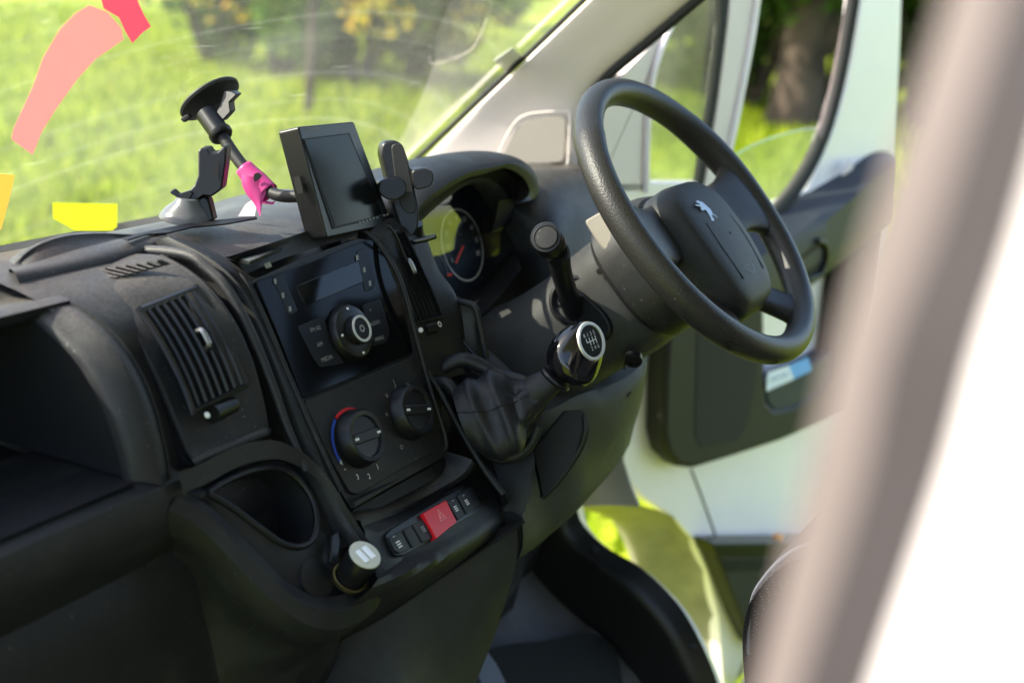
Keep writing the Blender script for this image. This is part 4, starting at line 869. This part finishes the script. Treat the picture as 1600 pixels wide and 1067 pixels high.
# speaker grille
gm = bpy.data.materials.new('perforated cream grille'); gm.use_nodes = True; t = gm.node_tree; b = t.nodes['Principled BSDF']; L = t.links.new
tc = t.nodes.new('ShaderNodeTexCoord'); sp_ = t.nodes.new('ShaderNodeSeparateXYZ'); L(tc.outputs['Object'], sp_.inputs[0])
def wave(o_, k, ph=None):
    m_ = t.nodes.new('ShaderNodeMath'); m_.operation = 'MULTIPLY'; m_.inputs[1].default_value = k; L(o_, m_.inputs[0])
    s_ = t.nodes.new('ShaderNodeMath'); s_.operation = 'SINE'; L(m_.outputs[0], s_.inputs[0]); return s_.outputs[0]
ad = t.nodes.new('ShaderNodeMath'); ad.operation = 'ADD'; L(sp_.outputs[1], ad.inputs[0]); L(sp_.outputs[2], ad.inputs[1])
sb2 = t.nodes.new('ShaderNodeMath'); sb2.operation = 'SUBTRACT'; L(sp_.outputs[1], sb2.inputs[0]); L(sp_.outputs[2], sb2.inputs[1])
pr_ = t.nodes.new('ShaderNodeMath'); pr_.operation = 'MULTIPLY'; L(wave(ad.outputs[0], 760), pr_.inputs[0]); L(wave(sb2.outputs[0], 760), pr_.inputs[1])
r = t.nodes.new('ShaderNodeMapRange'); r.inputs[1].default_value = .38; r.inputs[2].default_value = .12; L(pr_.outputs[0], r.inputs[0])
mx = t.nodes.new('ShaderNodeMix'); mx.data_type = 'RGBA'; mx.inputs[6].default_value = (.10, .09, .08, 1); mx.inputs[7].default_value = (.52, .46, .40, 1); L(r.outputs[0], mx.inputs[0]); L(mx.outputs[2], b.inputs['Base Color'])
def near_surf(px, py): # on the pillar trim surface between the two edges
    return px
gq = [(787, 241), (808, 199), (832, 184), (881, 181), (884, 186), (881, 249), (874, 254), (826, 257), (792, 250)]
PA, PB, PC = G(740, 200, .800), G(905, 240, .860), G(850, 110, .832)
PNn = (PB-PA).cross(PC-PA).normalized(); PNn = PNn if PNn.x < 0 else -PNn
def PT(px, py, h=0): return GP(px, py, PA+PNn*h, PNn)
grl = MB().plate([PT(a, b, .022) for a, b in gq], -PNn*.004).build('speaker_grille', gm, van, bevel=.001)
gq2 = [PT(a, b, .022) for a, b in [(779, 243), (803, 194), (830, 178), (884, 175), (890, 182), (887, 254), (879, 261), (825, 264), (786, 256)]]
MB().tube(cr(gq2, 60, True)+[gq2[0]], .0018, n=8, seg=90).build('grille_frame', CREAM, van)
# roof, header, rear bulkhead, passenger side frame, floor
MB().box((0, -.26, .80), (.9, 0, 0), (0, .10, .02), (0, 0, .03)).build('header', CREAM, van, bevel=.02)
MB().box((0, -1.0, .86), (.93, 0, 0), (0, .85, 0), (0, 0, .02)).build('roof', CREAM, van)
MB().box((0, -1.75, .10), (.93, 0, 0), (0, .02, 0), (0, 0, .80)).build('bulkhead', CREAM, van)
MB().box((.90, -1.45, .05), (.03, 0, 0), (0, .30, 0), (0, 0, .85)).build('rear_side_panel', CREAM, van)
MB().plate(G3([(880, 660, .86), (985, 590, .86), (978, 660, .86), (974, 720, .86), (988, 765, .86), (1000, 792, .86), (940, 790, .86), (905, 793, .86), (885, 740, .86)]), V((.02, .01, 0))).build('hinge_pillar', mat('grey pillar paint', (.30, .285, .26), .4), van, bevel=.002)
# black strip running from the dash foot along the sill
so_ = G3([(885, 700, .80), (893, 745, .80), (900, 778, .80), (909, 816, .80), (947, 854, .80), (1004, 888, .80), (1061, 945, .80), (1099, 1011, .80), (1124, 1075, .80), (1150, 1180, .80)])
sr_ = G3([(840, 740, .775), (858, 780, .775), (871, 812, .775), (890, 850, .775), (937, 888, .775), (994, 930, .775), (1042, 987, .775), (1062, 1025, .775), (1082, 1080, .775), (1100, 1180, .775)])
si_ = G3([(800, 790, .765), (806, 830, .765), (819, 866, .765), (842, 907, .765), (890, 954, .765), (942, 997, .765), (980, 1040, .765), (1000, 1065, .765), (1030, 1110, .765), (1060, 1200, .765)])
fprof = sorted([(p.y, p.z) for p in cr(si_, 40)], key=lambda q: -q[0])
MB().loft([[V((x, y, z)) for y, z in ([(.52, .0), (.46, -.25), (.36, -.46)]+fprof+[(-1.75, fprof[-1][1]-.02)])] for x in (.772, -.9)], nu=70, linear=True).build('floor', CARPET, van)
def CF(px, py, h=0):
    d = ray(px, py); t_ = .3
    while t_ < 4:
        p = CP+d*t_; zf = np.interp(p.y, [q[0] for q in fprof[::-1]], [q[1] for q in fprof[::-1]])+h
        if p.z < zf: return V((p.x, p.y, zf))
        t_ += .002
    return CP+d*2
mo = cr([CF(a_, b_, .012) for a_, b_ in ((690, 1050), (760, 1018), (800, 1008), (852, 1003), (905, 991), (935, 993), (962, 1015), (972, 1060), (980, 1130), (900, 1160), (740, 1160))], 60, True)
mc = sum(mo, V())/60
MB().grid([mo, [p.lerp(mc, .04)+V((0, 0, .006)) for p in mo], [p.lerp(mc, .5)+V((0, 0, .004)) for p in mo], [mc for p in mo]], cu=True).build('floor_mat', MATM, van)
pd = [CF(a_, b_, .05) for a_, b_ in ((732, 1018), (757, 1011), (776, 1035), (792, 1067), (800, 1095), (765, 1105))]
MB().plate(pd, V((.004, .014, -.012))).build('pedal', mat('worn grey pedal', (.10, .11, .13), .6), van, bevel=.003)
MB().loft([so_, [a.lerp(b, .85)+V((-.002, 0, .002)) for a, b in zip(so_, sr_)], sr_, [a.lerp(b, .15) for a, b in zip(sr_, si_)], si_], nu=50, k=3).build('sill_strip', SAT, van)
MB().loft([so_, [p+V((.03, 0, -.02)) for p in so_]], nu=50).build('sill', WHITE, van)
for a, b in ((930, 857), (1082, 1008)): MB().lathe(G(a, b, .79), V((-.5, -.3, .8)), [(.0075, 0), (.006, .002), (.001, .0022)], 14).build('screw_plug', BLK, van)
# passenger door frame right beside the lens and the sunlit outside panel
B0 = [(1515, -120), (1488, 0), (1370, 350), (1310, 550), (1262, 750), (1185, 1067), (1150, 1200)]
B1 = [(1600, -120), (1566, 0), (1461, 350), (1384, 550), (1345, 750), (1246, 1067), (1210, 1200)]
B2 = [(1730, -120), (1700, 0), (1604, 350), (1538, 550), (1482, 750), (1372, 1067), (1332, 1200)]
xn = -.835
f0, f1, f2 = GX(xn, B0), GX(xn, B1), GX(xn-.012, B2)
MB().loft([[p+V((.06, .012, 0)) for p in f0], [p+V((.004, .001, 0)) for p in f0], f1], nu=20, k=3).build('door_pillar', BEIGE, van)
MB().loft([f1, f2], nu=20, k=3).build('door_seal', TAUPE, van)
MB().loft([f2, [p+V((-.012, -.004, 0)) for p in f2], [p+V((-.016, -.02, 0)) for p in f2], [p+V((-.02, -1.6, 0)) for p in f2]], nu=20, k=1).build('side_panel', WHITE, van)

# ================================================================== DRIVER'S DOOR (swung wide open)
door = thing('driver_door', 'open white driver door with black lower card, dark armrest and half lowered window', 'door', (.95, .10, -.4))
DU = V((.970, -.242, 0)); DNr = V((-.242, -.970, 0)); D0 = V((.95, .10, 0))
def DD(px, py, o=0): return GP(px, py, D0+DNr*o, DNr)
def dplate(name, pts, m, o=0, d=.02, r=0, bev=.003, par=door):
    q = [DD(a, b, o) for a, b in pts]; q = rc(q, r) if r else q
    return MB().plate(q, -DNr*d).build(name, m, par, bevel=bev)
dplate('inner_panel', [(930, 285), (1100, 285), (1210, 325), (1262, 296), (1402, 240), (1394, 350), (1365, 520), (1332, 700), (1305, 900), (1290, 1250), (1140, 1250), (1134, 1130), (1130, 1059), (1123, 964), (1104, 892), (1080, 840), (1051, 807), (1010, 780), (985, 755), (974, 720), (980, 680), (990, 620), (985, 500), (940, 400)], WHITE, 0, .03)
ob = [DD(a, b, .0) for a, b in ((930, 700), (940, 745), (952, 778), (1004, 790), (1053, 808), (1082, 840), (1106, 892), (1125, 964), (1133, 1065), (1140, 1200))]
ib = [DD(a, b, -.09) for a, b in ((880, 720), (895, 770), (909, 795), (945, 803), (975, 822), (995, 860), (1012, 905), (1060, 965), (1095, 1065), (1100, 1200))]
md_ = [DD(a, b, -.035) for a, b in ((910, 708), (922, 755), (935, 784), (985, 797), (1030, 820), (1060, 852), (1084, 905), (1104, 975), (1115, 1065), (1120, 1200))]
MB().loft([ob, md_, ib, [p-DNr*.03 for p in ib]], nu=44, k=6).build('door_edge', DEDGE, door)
# upper frame
dplate('front_frame', [(1062, 15), (1048, 38), (1026, 92), (1014, 150), (1010, 230), (1009, 300), (930, 300), (945, 168), (965, 126), (1010, 80), (1052, 35)], CREAM, .0, .03)
MB().tube([DD(a, b, .004) for a, b in ((1075, 0), (1052, 36), (1028, 92), (1016, 150), (1011, 230), (1010, 300))], .006, n=10).build('window_trim', WHITE, door)
MB().tube([DD(a, b, -.01) for a, b in ((990, 120), (972, 160), (968, 220), (972, 300))], .006, n=10).build('window_trim', CREAM, door)
pane = MB().poly([DD(a, b, -.012) for a, b in ((1009, 300), (1014, 150), (1026, 92), (1062, 15), (1090, -60), (1150, -60), (1134, 30), (1118, 150), (1096, 300))]).build('quarter_glass', GTINT, door)
dplate('divider_seal', [(1128, -60), (1148, -60), (1138, 40), (1124, 150), (1100, 300), (1088, 300), (1112, 150), (1126, 40)], SEAL, .001, .012, bev=.001)
dplate('divider_post', [(1148, -60), (1194, -60), (1182, 30), (1160, 150), (1138, 250), (1132, 330), (1096, 330), (1102, 290), (1124, 150), (1138, 40)], CREAM, .004, .03)
MB().tube([DD(a, b, .008) for a, b in ((1190, -60), (1178, 40), (1156, 160), (1137, 255), (1133, 330))], .0065, n=10).build('divider_edge', WHITE, door)
MB().poly([DD(a, b, -.012) for a, b in ((1130, 340), (1138, 249), (1175, 228), (1215, 213), (1250, 204), (1285, 200), (1290, 230), (1235, 330))]).build('window_glass', GTINT, door)
MB().tube([DD(a, b, -.012) for a, b in ((1138, 249), (1175, 228), (1215, 213), (1250, 204), (1287, 200))], .0016, n=6).build('glass_edge', mat('green glass edge', (.25, .4, .33), .1), door)
MB().loft([[DD(a, b, -.008) for a, b in ((1332, -60), (1318, 20), (1305, 90), (1292, 150), (1275, 205), (1250, 258), (1222, 300), (1195, 330))], [DD(a, b, .004) for a, b in ((1340, -60), (1327, 20), (1314, 90), (1301, 150), (1284, 208), (1260, 262), (1232, 303), (1203, 336))]], nu=30).build('window_channel', BEIGE, door)
MB().tube([DD(a, b, .004) for a, b in ((1342, -60), (1330, 20), (1318, 90), (1305, 150), (1288, 208), (1264, 262), (1238, 303), (1208, 338))], .014, n=12).build('window_seal', SEAL, door)
dplate('rear_frame', [(1352, -60), (1412, -60), (1411, 0), (1407, 120), (1402, 250), (1395, 275), (1240, 330), (1262, 296), (1285, 240), (1305, 190), (1322, 130), (1338, 50)], WHITE, .002, .04, bev=.01)
# armrest / belt trim
at = [DD(a, b, .0) for a, b in ((1130, 372), (1202, 330), (1262, 300), (1326, 262), (1358, 240), (1385, 236), (1402, 246))]
af = [DD(a, b, .075) for a, b in ((1160, 420), (1222, 386), (1262, 358), (1330, 312), (1368, 283), (1390, 268), (1402, 262))]
ab_ = [DD(a, b, .070) for a, b in ((1180, 480), (1240, 450), (1262, 440), (1326, 395), (1376, 357), (1388, 348), (1398, 340))]
aw = [DD(a, b, .0) for a, b in ((1180, 490), (1240, 460), (1264, 448), (1328, 402), (1378, 364), (1390, 355), (1398, 348))]
MB().loft([at, [a.lerp(b, .8) for a, b in zip(at, af)], af, [a.lerp(b, .15) for a, b in zip(af, ab_)], ab_, aw], nu=36, k=3).build('armrest', mat('slate armrest plastic', (.035, .037, .045), .5, bump=.3), door)
dplate('handle_recess', [(1250, 400), (1275, 378), (1290, 376), (1292, 400), (1284, 425), (1268, 434), (1252, 430)], DK, .076, .01, r=.01)
MB().tube([DD(a, b, .080) for a, b in ((1262, 436), (1282, 428), (1291, 405), (1289, 382), (1278, 376))], .006, n=10).build('door_handle', SAT, door)
dplate('lock_cap', [(1326, 258), (1334, 250), (1334, 264), (1318, 276)], CREAM, .03, .01)
# door card
card = [(1048, 470), (1130, 440), (1195, 440), (1197, 560), (1197, 600), (1200, 628), (1212, 640), (1240, 634), (1285, 612), (1300, 590), (1322, 400), (1385, 358), (1372, 460), (1352, 560), (1335, 640), (1290, 660), (1220, 690), (1150, 713), (1085, 733), (1062, 730), (1045, 712), (1038, 680), (1040, 600)]
dplate('door_card', card, mat('olive-black door card', (.018, .018, .016), .6, bump=.4), .05, .05, bev=.012)
dplate('speaker_cover', [(1090, 500), (1183, 520), (1186, 560), (1170, 660), (1150, 690), (1096, 700), (1086, 680)], mat('speaker cloth', (.022, .022, .018), .8, bump=1, bscale=500), .0515, .003, r=.01)
dplate('card_pocket', [(1196, 600), (1285, 560), (1308, 545), (1302, 592), (1286, 614), (1240, 636), (1212, 642), (1200, 630)], mat('dark blue pocket lining', (.02, .028, .05), .5), .045, .04, bev=.004)
sk = thing('label_sticker', 'white and blue printed labels stuck behind the door pocket below the wheel', 'sticker', DD(1230, 590, .02)); 
MB().plate([DD(a, b, .052) for a, b in ((1199, 582), (1232, 571), (1240, 592), (1197, 611))], DNr*.001).build('white_label', STICK, sk)
MB().plate([DD(a, b, .052) for a, b in ((1232, 571), (1262, 558), (1269, 578), (1240, 592))], DNr*.001).build('blue_label', STICKB, sk)
MB().text('VAN 7009', .016, DD(1217, 590, .0535), DU, V((0, 0, 1))).build('lettering', mat('grey blue print', (.25, .33, .5), .6), sk, smooth=False)
MB().tube([DD(a, b, .001) for a, b in ((1080, 733), (1100, 785), (1123, 850), (1150, 920))], .002, n=6).build('panel_seam', SEAL, door)
dplate('lower_pocket', [(1114, 850), (1330, 848), (1330, 1010), (1180, 1010), (1160, 970), (1135, 905)], mat('dark olive pocket', (.024, .024, .02), .6), .05, .05, bev=.008)
dplate('pocket_rim', [(1114, 849), (1332, 845), (1332, 868), (1120, 868)], SAT, .058, .05, bev=.003)
dplate('pocket_slot', [(1128, 874), (1330, 872), (1330, 886), (1134, 893)], DK, .0515, .004, bev=.001)
tag(MB().lathe(DD(1216, 843, .04), V((0, 0, 1)), [(.012, 0), (.014, .006), (.010, .012), (.001, .014)], 16).build('cap', ORNG), 'small orange cap lying on the black door pocket', 'cap')

# passenger door, open beside the camera, and the passenger bench: both outside the picture, they shade the cab
pdr = thing('passenger_door', 'open white passenger door with dark card, just outside the left of the view', 'door', (-.95, .12, -.4))
a_ = V((-.955, .13, 0)); b_ = a_+V((-.97, -.20, 0)); th_ = V((0, .04, 0))
def pbar(p, q, w_, name, m): return MB().plate([p, q, q+w_, p+w_], th_).build(name, m, pdr, bevel=.004)
pbar(a_+V((0, 0, -.95)), b_+V((0, 0, -.95)), V((0, 0, .97)), 'inner_panel', WHITE)
MB().plate([a_+V((-.06, -.03, -.75)), b_+V((.06, -.03, -.75)), b_+V((.06, -.03, -.02)), a_+V((-.06, -.03, -.02))], V((0, .03, 0))).build('door_card', BLK, pdr, bevel=.01)
pbar(a_+V((0, 0, .02)), a_+V((-.16, -.03, .70)), V((-.06, -.01, 0)), 'front_frame', WHITE)
pbar(b_+V((.08, 0, .02)), b_+V((.08, 0, .70)), V((-.08, 0, 0)), 'rear_frame', WHITE)
MB().box((-.47, -1.12, -.36), (.34, 0, 0), (0, .26, 0), (0, 0, .07)).build('bench_cushion', FAB, van, bevel=.04)
MB().box((-.47, -1.45, .02), (.34, 0, 0), (0, .06, 0), (0, -.10, .36)).build('bench_backrest', FAB, van, bevel=.04)

# ================================================================== SEAT
seat = thing('seat', 'dark fabric seat with pale dotted weave at lower right behind the blurred pillar', 'seat', (.35, -.8, -.62))
fm = bpy.data.materials.new('dotted seat weave'); fm.use_nodes = True; t = fm.node_tree; b = t.nodes['Principled BSDF']; b.inputs['Roughness'].default_value = .9; L = t.links.new
tc = t.nodes.new('ShaderNodeTexCoord'); vv = t.nodes.new('ShaderNodeTexVoronoi'); vv.inputs['Scale'].default_value = 190; vv.inputs['Randomness'].default_value = 0; L(tc.outputs['Object'], vv.inputs['Vector'])
r = t.nodes.new('ShaderNodeMapRange'); r.inputs[1].default_value = .22; r.inputs[2].default_value = .30; L(vv.outputs['Distance'], r.inputs[0]); mx = t.nodes.new('ShaderNodeMix'); mx.data_type = 'RGBA'
mx.inputs[6].default_value = (.06, .06, .08, 1); mx.inputs[7].default_value = (.006, .007, .011, 1); L(r.outputs[0], mx.inputs[0]); L(mx.outputs[2], b.inputs['Base Color'])
sx = .12
bo = G3([(1172, 1240, sx), (1166, 1120, sx), (1160, 1030, sx), (1160, 985, sx), (1168, 940, sx), (1182, 915, sx), (1205, 888, sx), (1235, 866, sx), (1290, 846, sx), (1370, 836, sx), (1440, 850, sx), (1500, 1000, sx), (1520, 1240, sx)])
sec = lambda dx, s_: [V((dx+sx, 0, 0))+V((0, (sum((q.y for q in bo))/len(bo))*(1-s_)+p.y*s_, (-.55)*(1-s_)+p.z*s_)) for p in bo]
MB().loft([sec(.03, .90), sec(.005, .97), sec(0, .985), sec(.02, 1.0), sec(.06, 1.01), sec(.25, 1.0), sec(.42, 1.0), sec(.46, .96), sec(.48, .9)], nu=44, k=5, caps=True).build('cushion', fm, seat)
MB().tube([p+V((.012, -.002, .002)) for p in bo[2:9]], .0022, n=6).build('piping', mat('pale piping', (.12, .12, .15), .8), seat)
MB().box((.36, -1.15, -.05), (.24, 0, 0), (0, .06, .0), (0, -.12, .42)).build('backrest', FAB, seat, bevel=.05, segs=4)
MB().box((.36, -.80, -.55), (.2, 0, 0), (0, .22, 0), (0, 0, .08)).build('seat_base', DK, seat, bevel=.01)
# ================================================================== OUTSIDE
gmat = bpy.data.materials.new('meadow ground'); gmat.use_nodes = True; t = gmat.node_tree; b = t.nodes['Principled BSDF']; b.inputs['Roughness'].default_value = .95; b.inputs['Specular IOR Level'].default_value = .1; L = t.links.new
tc = t.nodes.new('ShaderNodeTexCoord'); n1 = t.nodes.new('ShaderNodeTexNoise'); n1.inputs['Scale'].default_value = .55; n1.inputs['Detail'].default_value = 9; n1.inputs['Roughness'].default_value = .65; L(tc.outputs['Object'], n1.inputs['Vector'])
cr_ = t.nodes.new('ShaderNodeValToRGB'); el = cr_.color_ramp.elements; el[0].position = .35; el[0].color = (.11, .18, .010, 1); el[1].position = .68; el[1].color = (.40, .43, .03, 1); e = el.new(.52); e.color = (.28, .34, .018, 1)
L(n1.outputs[0], cr_.inputs[0]); L(cr_.outputs[0], b.inputs['Base Color'])
xs_ = np.linspace(-120, 120, 61)
MB().grid([[V((x, y, GROUND)) for x in xs_] for y in xs_]).build('ground', gmat)['kind'] = 'structure'
def fast(name, verts, nq, m, parent=None):
    """verts: (N*4,3) quads"""
    me = bpy.data.meshes.new(name); N = len(verts)//nq
    me.vertices.add(len(verts)); me.vertices.foreach_set('co', np.asarray(verts, np.float32).ravel())
    me.loops.add(len(verts)); me.loops.foreach_set('vertex_index', np.arange(len(verts), dtype=np.int32))
    me.polygons.add(N); me.polygons.foreach_set('loop_start', np.arange(0, len(verts), nq, dtype=np.int32)); me.polygons.foreach_set('loop_total', np.full(N, nq, np.int32))
    me.update(calc_edges=True); me.materials.append(m); o = bpy.data.objects.new(name, me); COL.objects.link(o)
    if parent: o.parent = parent; o.matrix_parent_inverse = parent.matrix_world.inverted()
    return o
def blades(x, y, h, wd):
    n = len(x); a = RNG.uniform(0, 2*np.pi, n); lean = RNG.normal(0, .3, (n, 2))*h[:, None]
    p = np.stack([x, y, np.full(n, GROUND)], 1); d = np.stack([np.cos(a), np.sin(a), 0*a], 1)*wd[:, None]
    t = p+np.stack([lean[:, 0], lean[:, 1], h], 1)
    return np.stack([p-d, p+d, t], 1).reshape(-1, 3)
# grass in the wedge the camera can see plus a margin, denser close by
nn = 90000; r_ = 2.2+RNG.power(1.3, nn)*24; th = RNG.uniform(R_(15), R_(100), nn)
gx_, gy_ = CP.x+r_*np.sin(th), CP.y+r_*np.cos(th); keep = ~((np.abs(gx_) < 1.0) & (gy_ < 1.3))
gx_, gy_, r_ = gx_[keep], gy_[keep], r_[keep]
hh = RNG.uniform(.05, .20, len(gx_))*(1+.4*np.sin(gx_*1.3)*np.cos(gy_*1.7)); wd = .006+r_*.0016
g = fast('grass', blades(gx_, gy_, hh, wd), 3, GRASSM); g['kind'] = 'stuff'
def leaves(c, sz, m, name, parent, nz=None):
    n = len(c); a = RNG.normal(size=(n, 3)); a /= np.linalg.norm(a, axis=1)[:, None]; b = RNG.normal(size=(n, 3)); b -= a*(a*b).sum(1)[:, None]; b /= np.linalg.norm(b, axis=1)[:, None]
    s = RNG.uniform(.6, 1.3, n)[:, None]*sz; q = np.stack([c-a*s, c+b*s*.55, c+a*s, c-b*s*.55], 1).reshape(-1, 3)
    return fast(name, q, 4, m, parent)
def crownpts(n, centre, rad, flat=.8, lumps=9):
    cs = RNG.normal(size=(lumps, 3)); cs /= np.linalg.norm(cs, axis=1)[:, None]; cs *= RNG.uniform(.35, .85, lumps)[:, None]*rad; cs[:, 2] *= flat
    k = RNG.integers(0, lumps, n); p = RNG.normal(size=(n, 3)); p /= np.linalg.norm(p, axis=1)[:, None]
    p *= (RNG.uniform(.35, 1, n)**.5)[:, None]*rad*RNG.uniform(.32, .5, lumps)[k][:, None]; return np.asarray(centre)+cs[k]+p
def tree(px, py, rad, h, crad, label, m=LEAFM, n=7000, zc=None, limbs=5, lean=(0, 0), fork=False):
    b0 = GZ(px, py, GROUND); o = thing('broadleaf_tree', label, 'tree', b0, 'trees around the meadow')
    mb = MB(); top = b0+V((lean[0], lean[1], h)); mb.tube([b0-V((0, 0, .1)), b0+V((lean[0]*.2, lean[1]*.2, h*.3)), b0+V((lean[0]*.6, lean[1]*.6, h*.65)), top], [rad*1.5, rad*1.05, rad*.9, rad*.7], n=14)
    cz = zc or h+crad*.45
    if fork:
        f_ = b0.lerp(top, .38); mb.tube([f_-V((0, 0, .1)), f_+V((.25, -.45, .45)), f_+V((.6, -1.1, 1.1)), f_+V((1.0, -1.9, 2.2))], [rad*.8, rad*.62, rad*.5, rad*.3], n=10)
    for k in range(limbs):
        a = k*2.4+.4; e = b0+V((math.cos(a)*crad*.7, math.sin(a)*crad*.7, cz+random.uniform(-.3, .5)*crad)); s_ = b0.lerp(top, random.uniform(.45, .95))
        mb.tube([s_, s_.lerp(e, .4)+V((0, 0, .1*crad)), e], [rad*.55, rad*.35, rad*.1], n=8)
    mb.build('trunk', BARK, o)
    leaves(crownpts(n, (b0.x+lean[0], b0.y+lean[1], GROUND+cz), crad, .75, 14), .13, m, 'crown', o); return o
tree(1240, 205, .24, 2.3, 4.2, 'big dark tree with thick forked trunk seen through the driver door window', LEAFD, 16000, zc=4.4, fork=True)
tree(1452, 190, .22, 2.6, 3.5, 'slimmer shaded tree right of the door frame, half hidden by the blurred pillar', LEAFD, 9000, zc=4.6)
tree(1330, 70, .2, 2.5, 4.5, 'shady tree farther back behind the big forked trunk', LEAFM, 6000, zc=4.6)
tree(1075, 60, .3, 2.5, 3.6, 'tree at the back seen through the small quarter window', LEAFM, 5000, zc=4.6)
def shrub(px, py, rx, hz_, label, m=LEAFM, n=3500, extra=None):
    b0 = GZ(px, py, GROUND); o = thing('shrub', label, 'shrub', b0, 'shrubs at the far side of the meadow')
    mb = MB()
    for k in range(6):
        a = k*1.05; mb.tube([b0+V((.05*math.cos(a), .05*math.sin(a), -.05)), b0+V((rx*.3*math.cos(a), rx*.3*math.sin(a), hz_*.5)), b0+V((rx*.6*math.cos(a), rx*.6*math.sin(a), hz_))], [.05, .03, .012], n=6)
    mb.build('stems', BARK, o)
    c = crownpts(n, (0, 0, 0), 1, 1, 10)*np.array([rx, rx, hz_*.62])+np.array([b0.x, b0.y, GROUND+hz_*.62]); leaves(c, .07, m, 'foliage', o)
    if extra is not None:
        c = crownpts(500, (0, 0, 0), 1.05, 1, 7)*np.array([rx, rx, hz_*.35])+np.array([b0.x, b0.y, GROUND+hz_*.45]); leaves(c, .075, LEAFY, 'yellow_leaves', o)
    return o
shrub(330, 105, 1.2, 1.7, 'dark shrub at the left end of the far hedge line', LEAFS)
shrub(440, 118, 1.3, 1.9, 'tall dark shrub with yellow leaves on its top left of the middle', LEAFS, extra=1)
shrub(560, 135, 1.3, 1.9, 'dark shrub with yellow leaves straight above the monitor', LEAFS, extra=1)
shrub(650, 125, 1.0, 1.9, 'narrow dark shrub beside the hanging reflection above the windscreen pillar', LEAFS, extra=1)
shrub(790, 40, 1.4, 1.2, 'low bright green shrub seen just left of the windscreen pillar', LEAFM)
shrub(120, -40, 1.8, 1.4, 'pale green shrub at the top left corner of the windscreen view', LEAFM)
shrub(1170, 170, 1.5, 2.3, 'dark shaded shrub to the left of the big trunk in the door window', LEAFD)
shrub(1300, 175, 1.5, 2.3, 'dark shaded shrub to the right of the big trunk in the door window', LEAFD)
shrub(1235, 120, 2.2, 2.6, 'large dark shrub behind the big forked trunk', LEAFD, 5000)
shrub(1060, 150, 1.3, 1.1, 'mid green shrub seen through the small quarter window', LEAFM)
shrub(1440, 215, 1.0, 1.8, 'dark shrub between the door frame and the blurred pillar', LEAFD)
for i, (a, b_) in enumerate(((482, 185), (1060, 120))):
    b0 = GZ(a, b_, GROUND); o = thing('sapling', ['thin upright sapling standing in the meadow left of the monitor top', 'thin sapling in the bright grass seen through the quarter window'][i], 'sapling', b0)
    MB().tube([b0, b0+V((.05, .02, 1.2)), b0+V((0, .1, 2.4))], [.05, .04, .02], n=8).build('stem', BARK, o)
    leaves(crownpts(900, (b0.x, b0.y, GROUND+2.5), .7, 1, 6), .06, LEAFM, 'foliage', o)
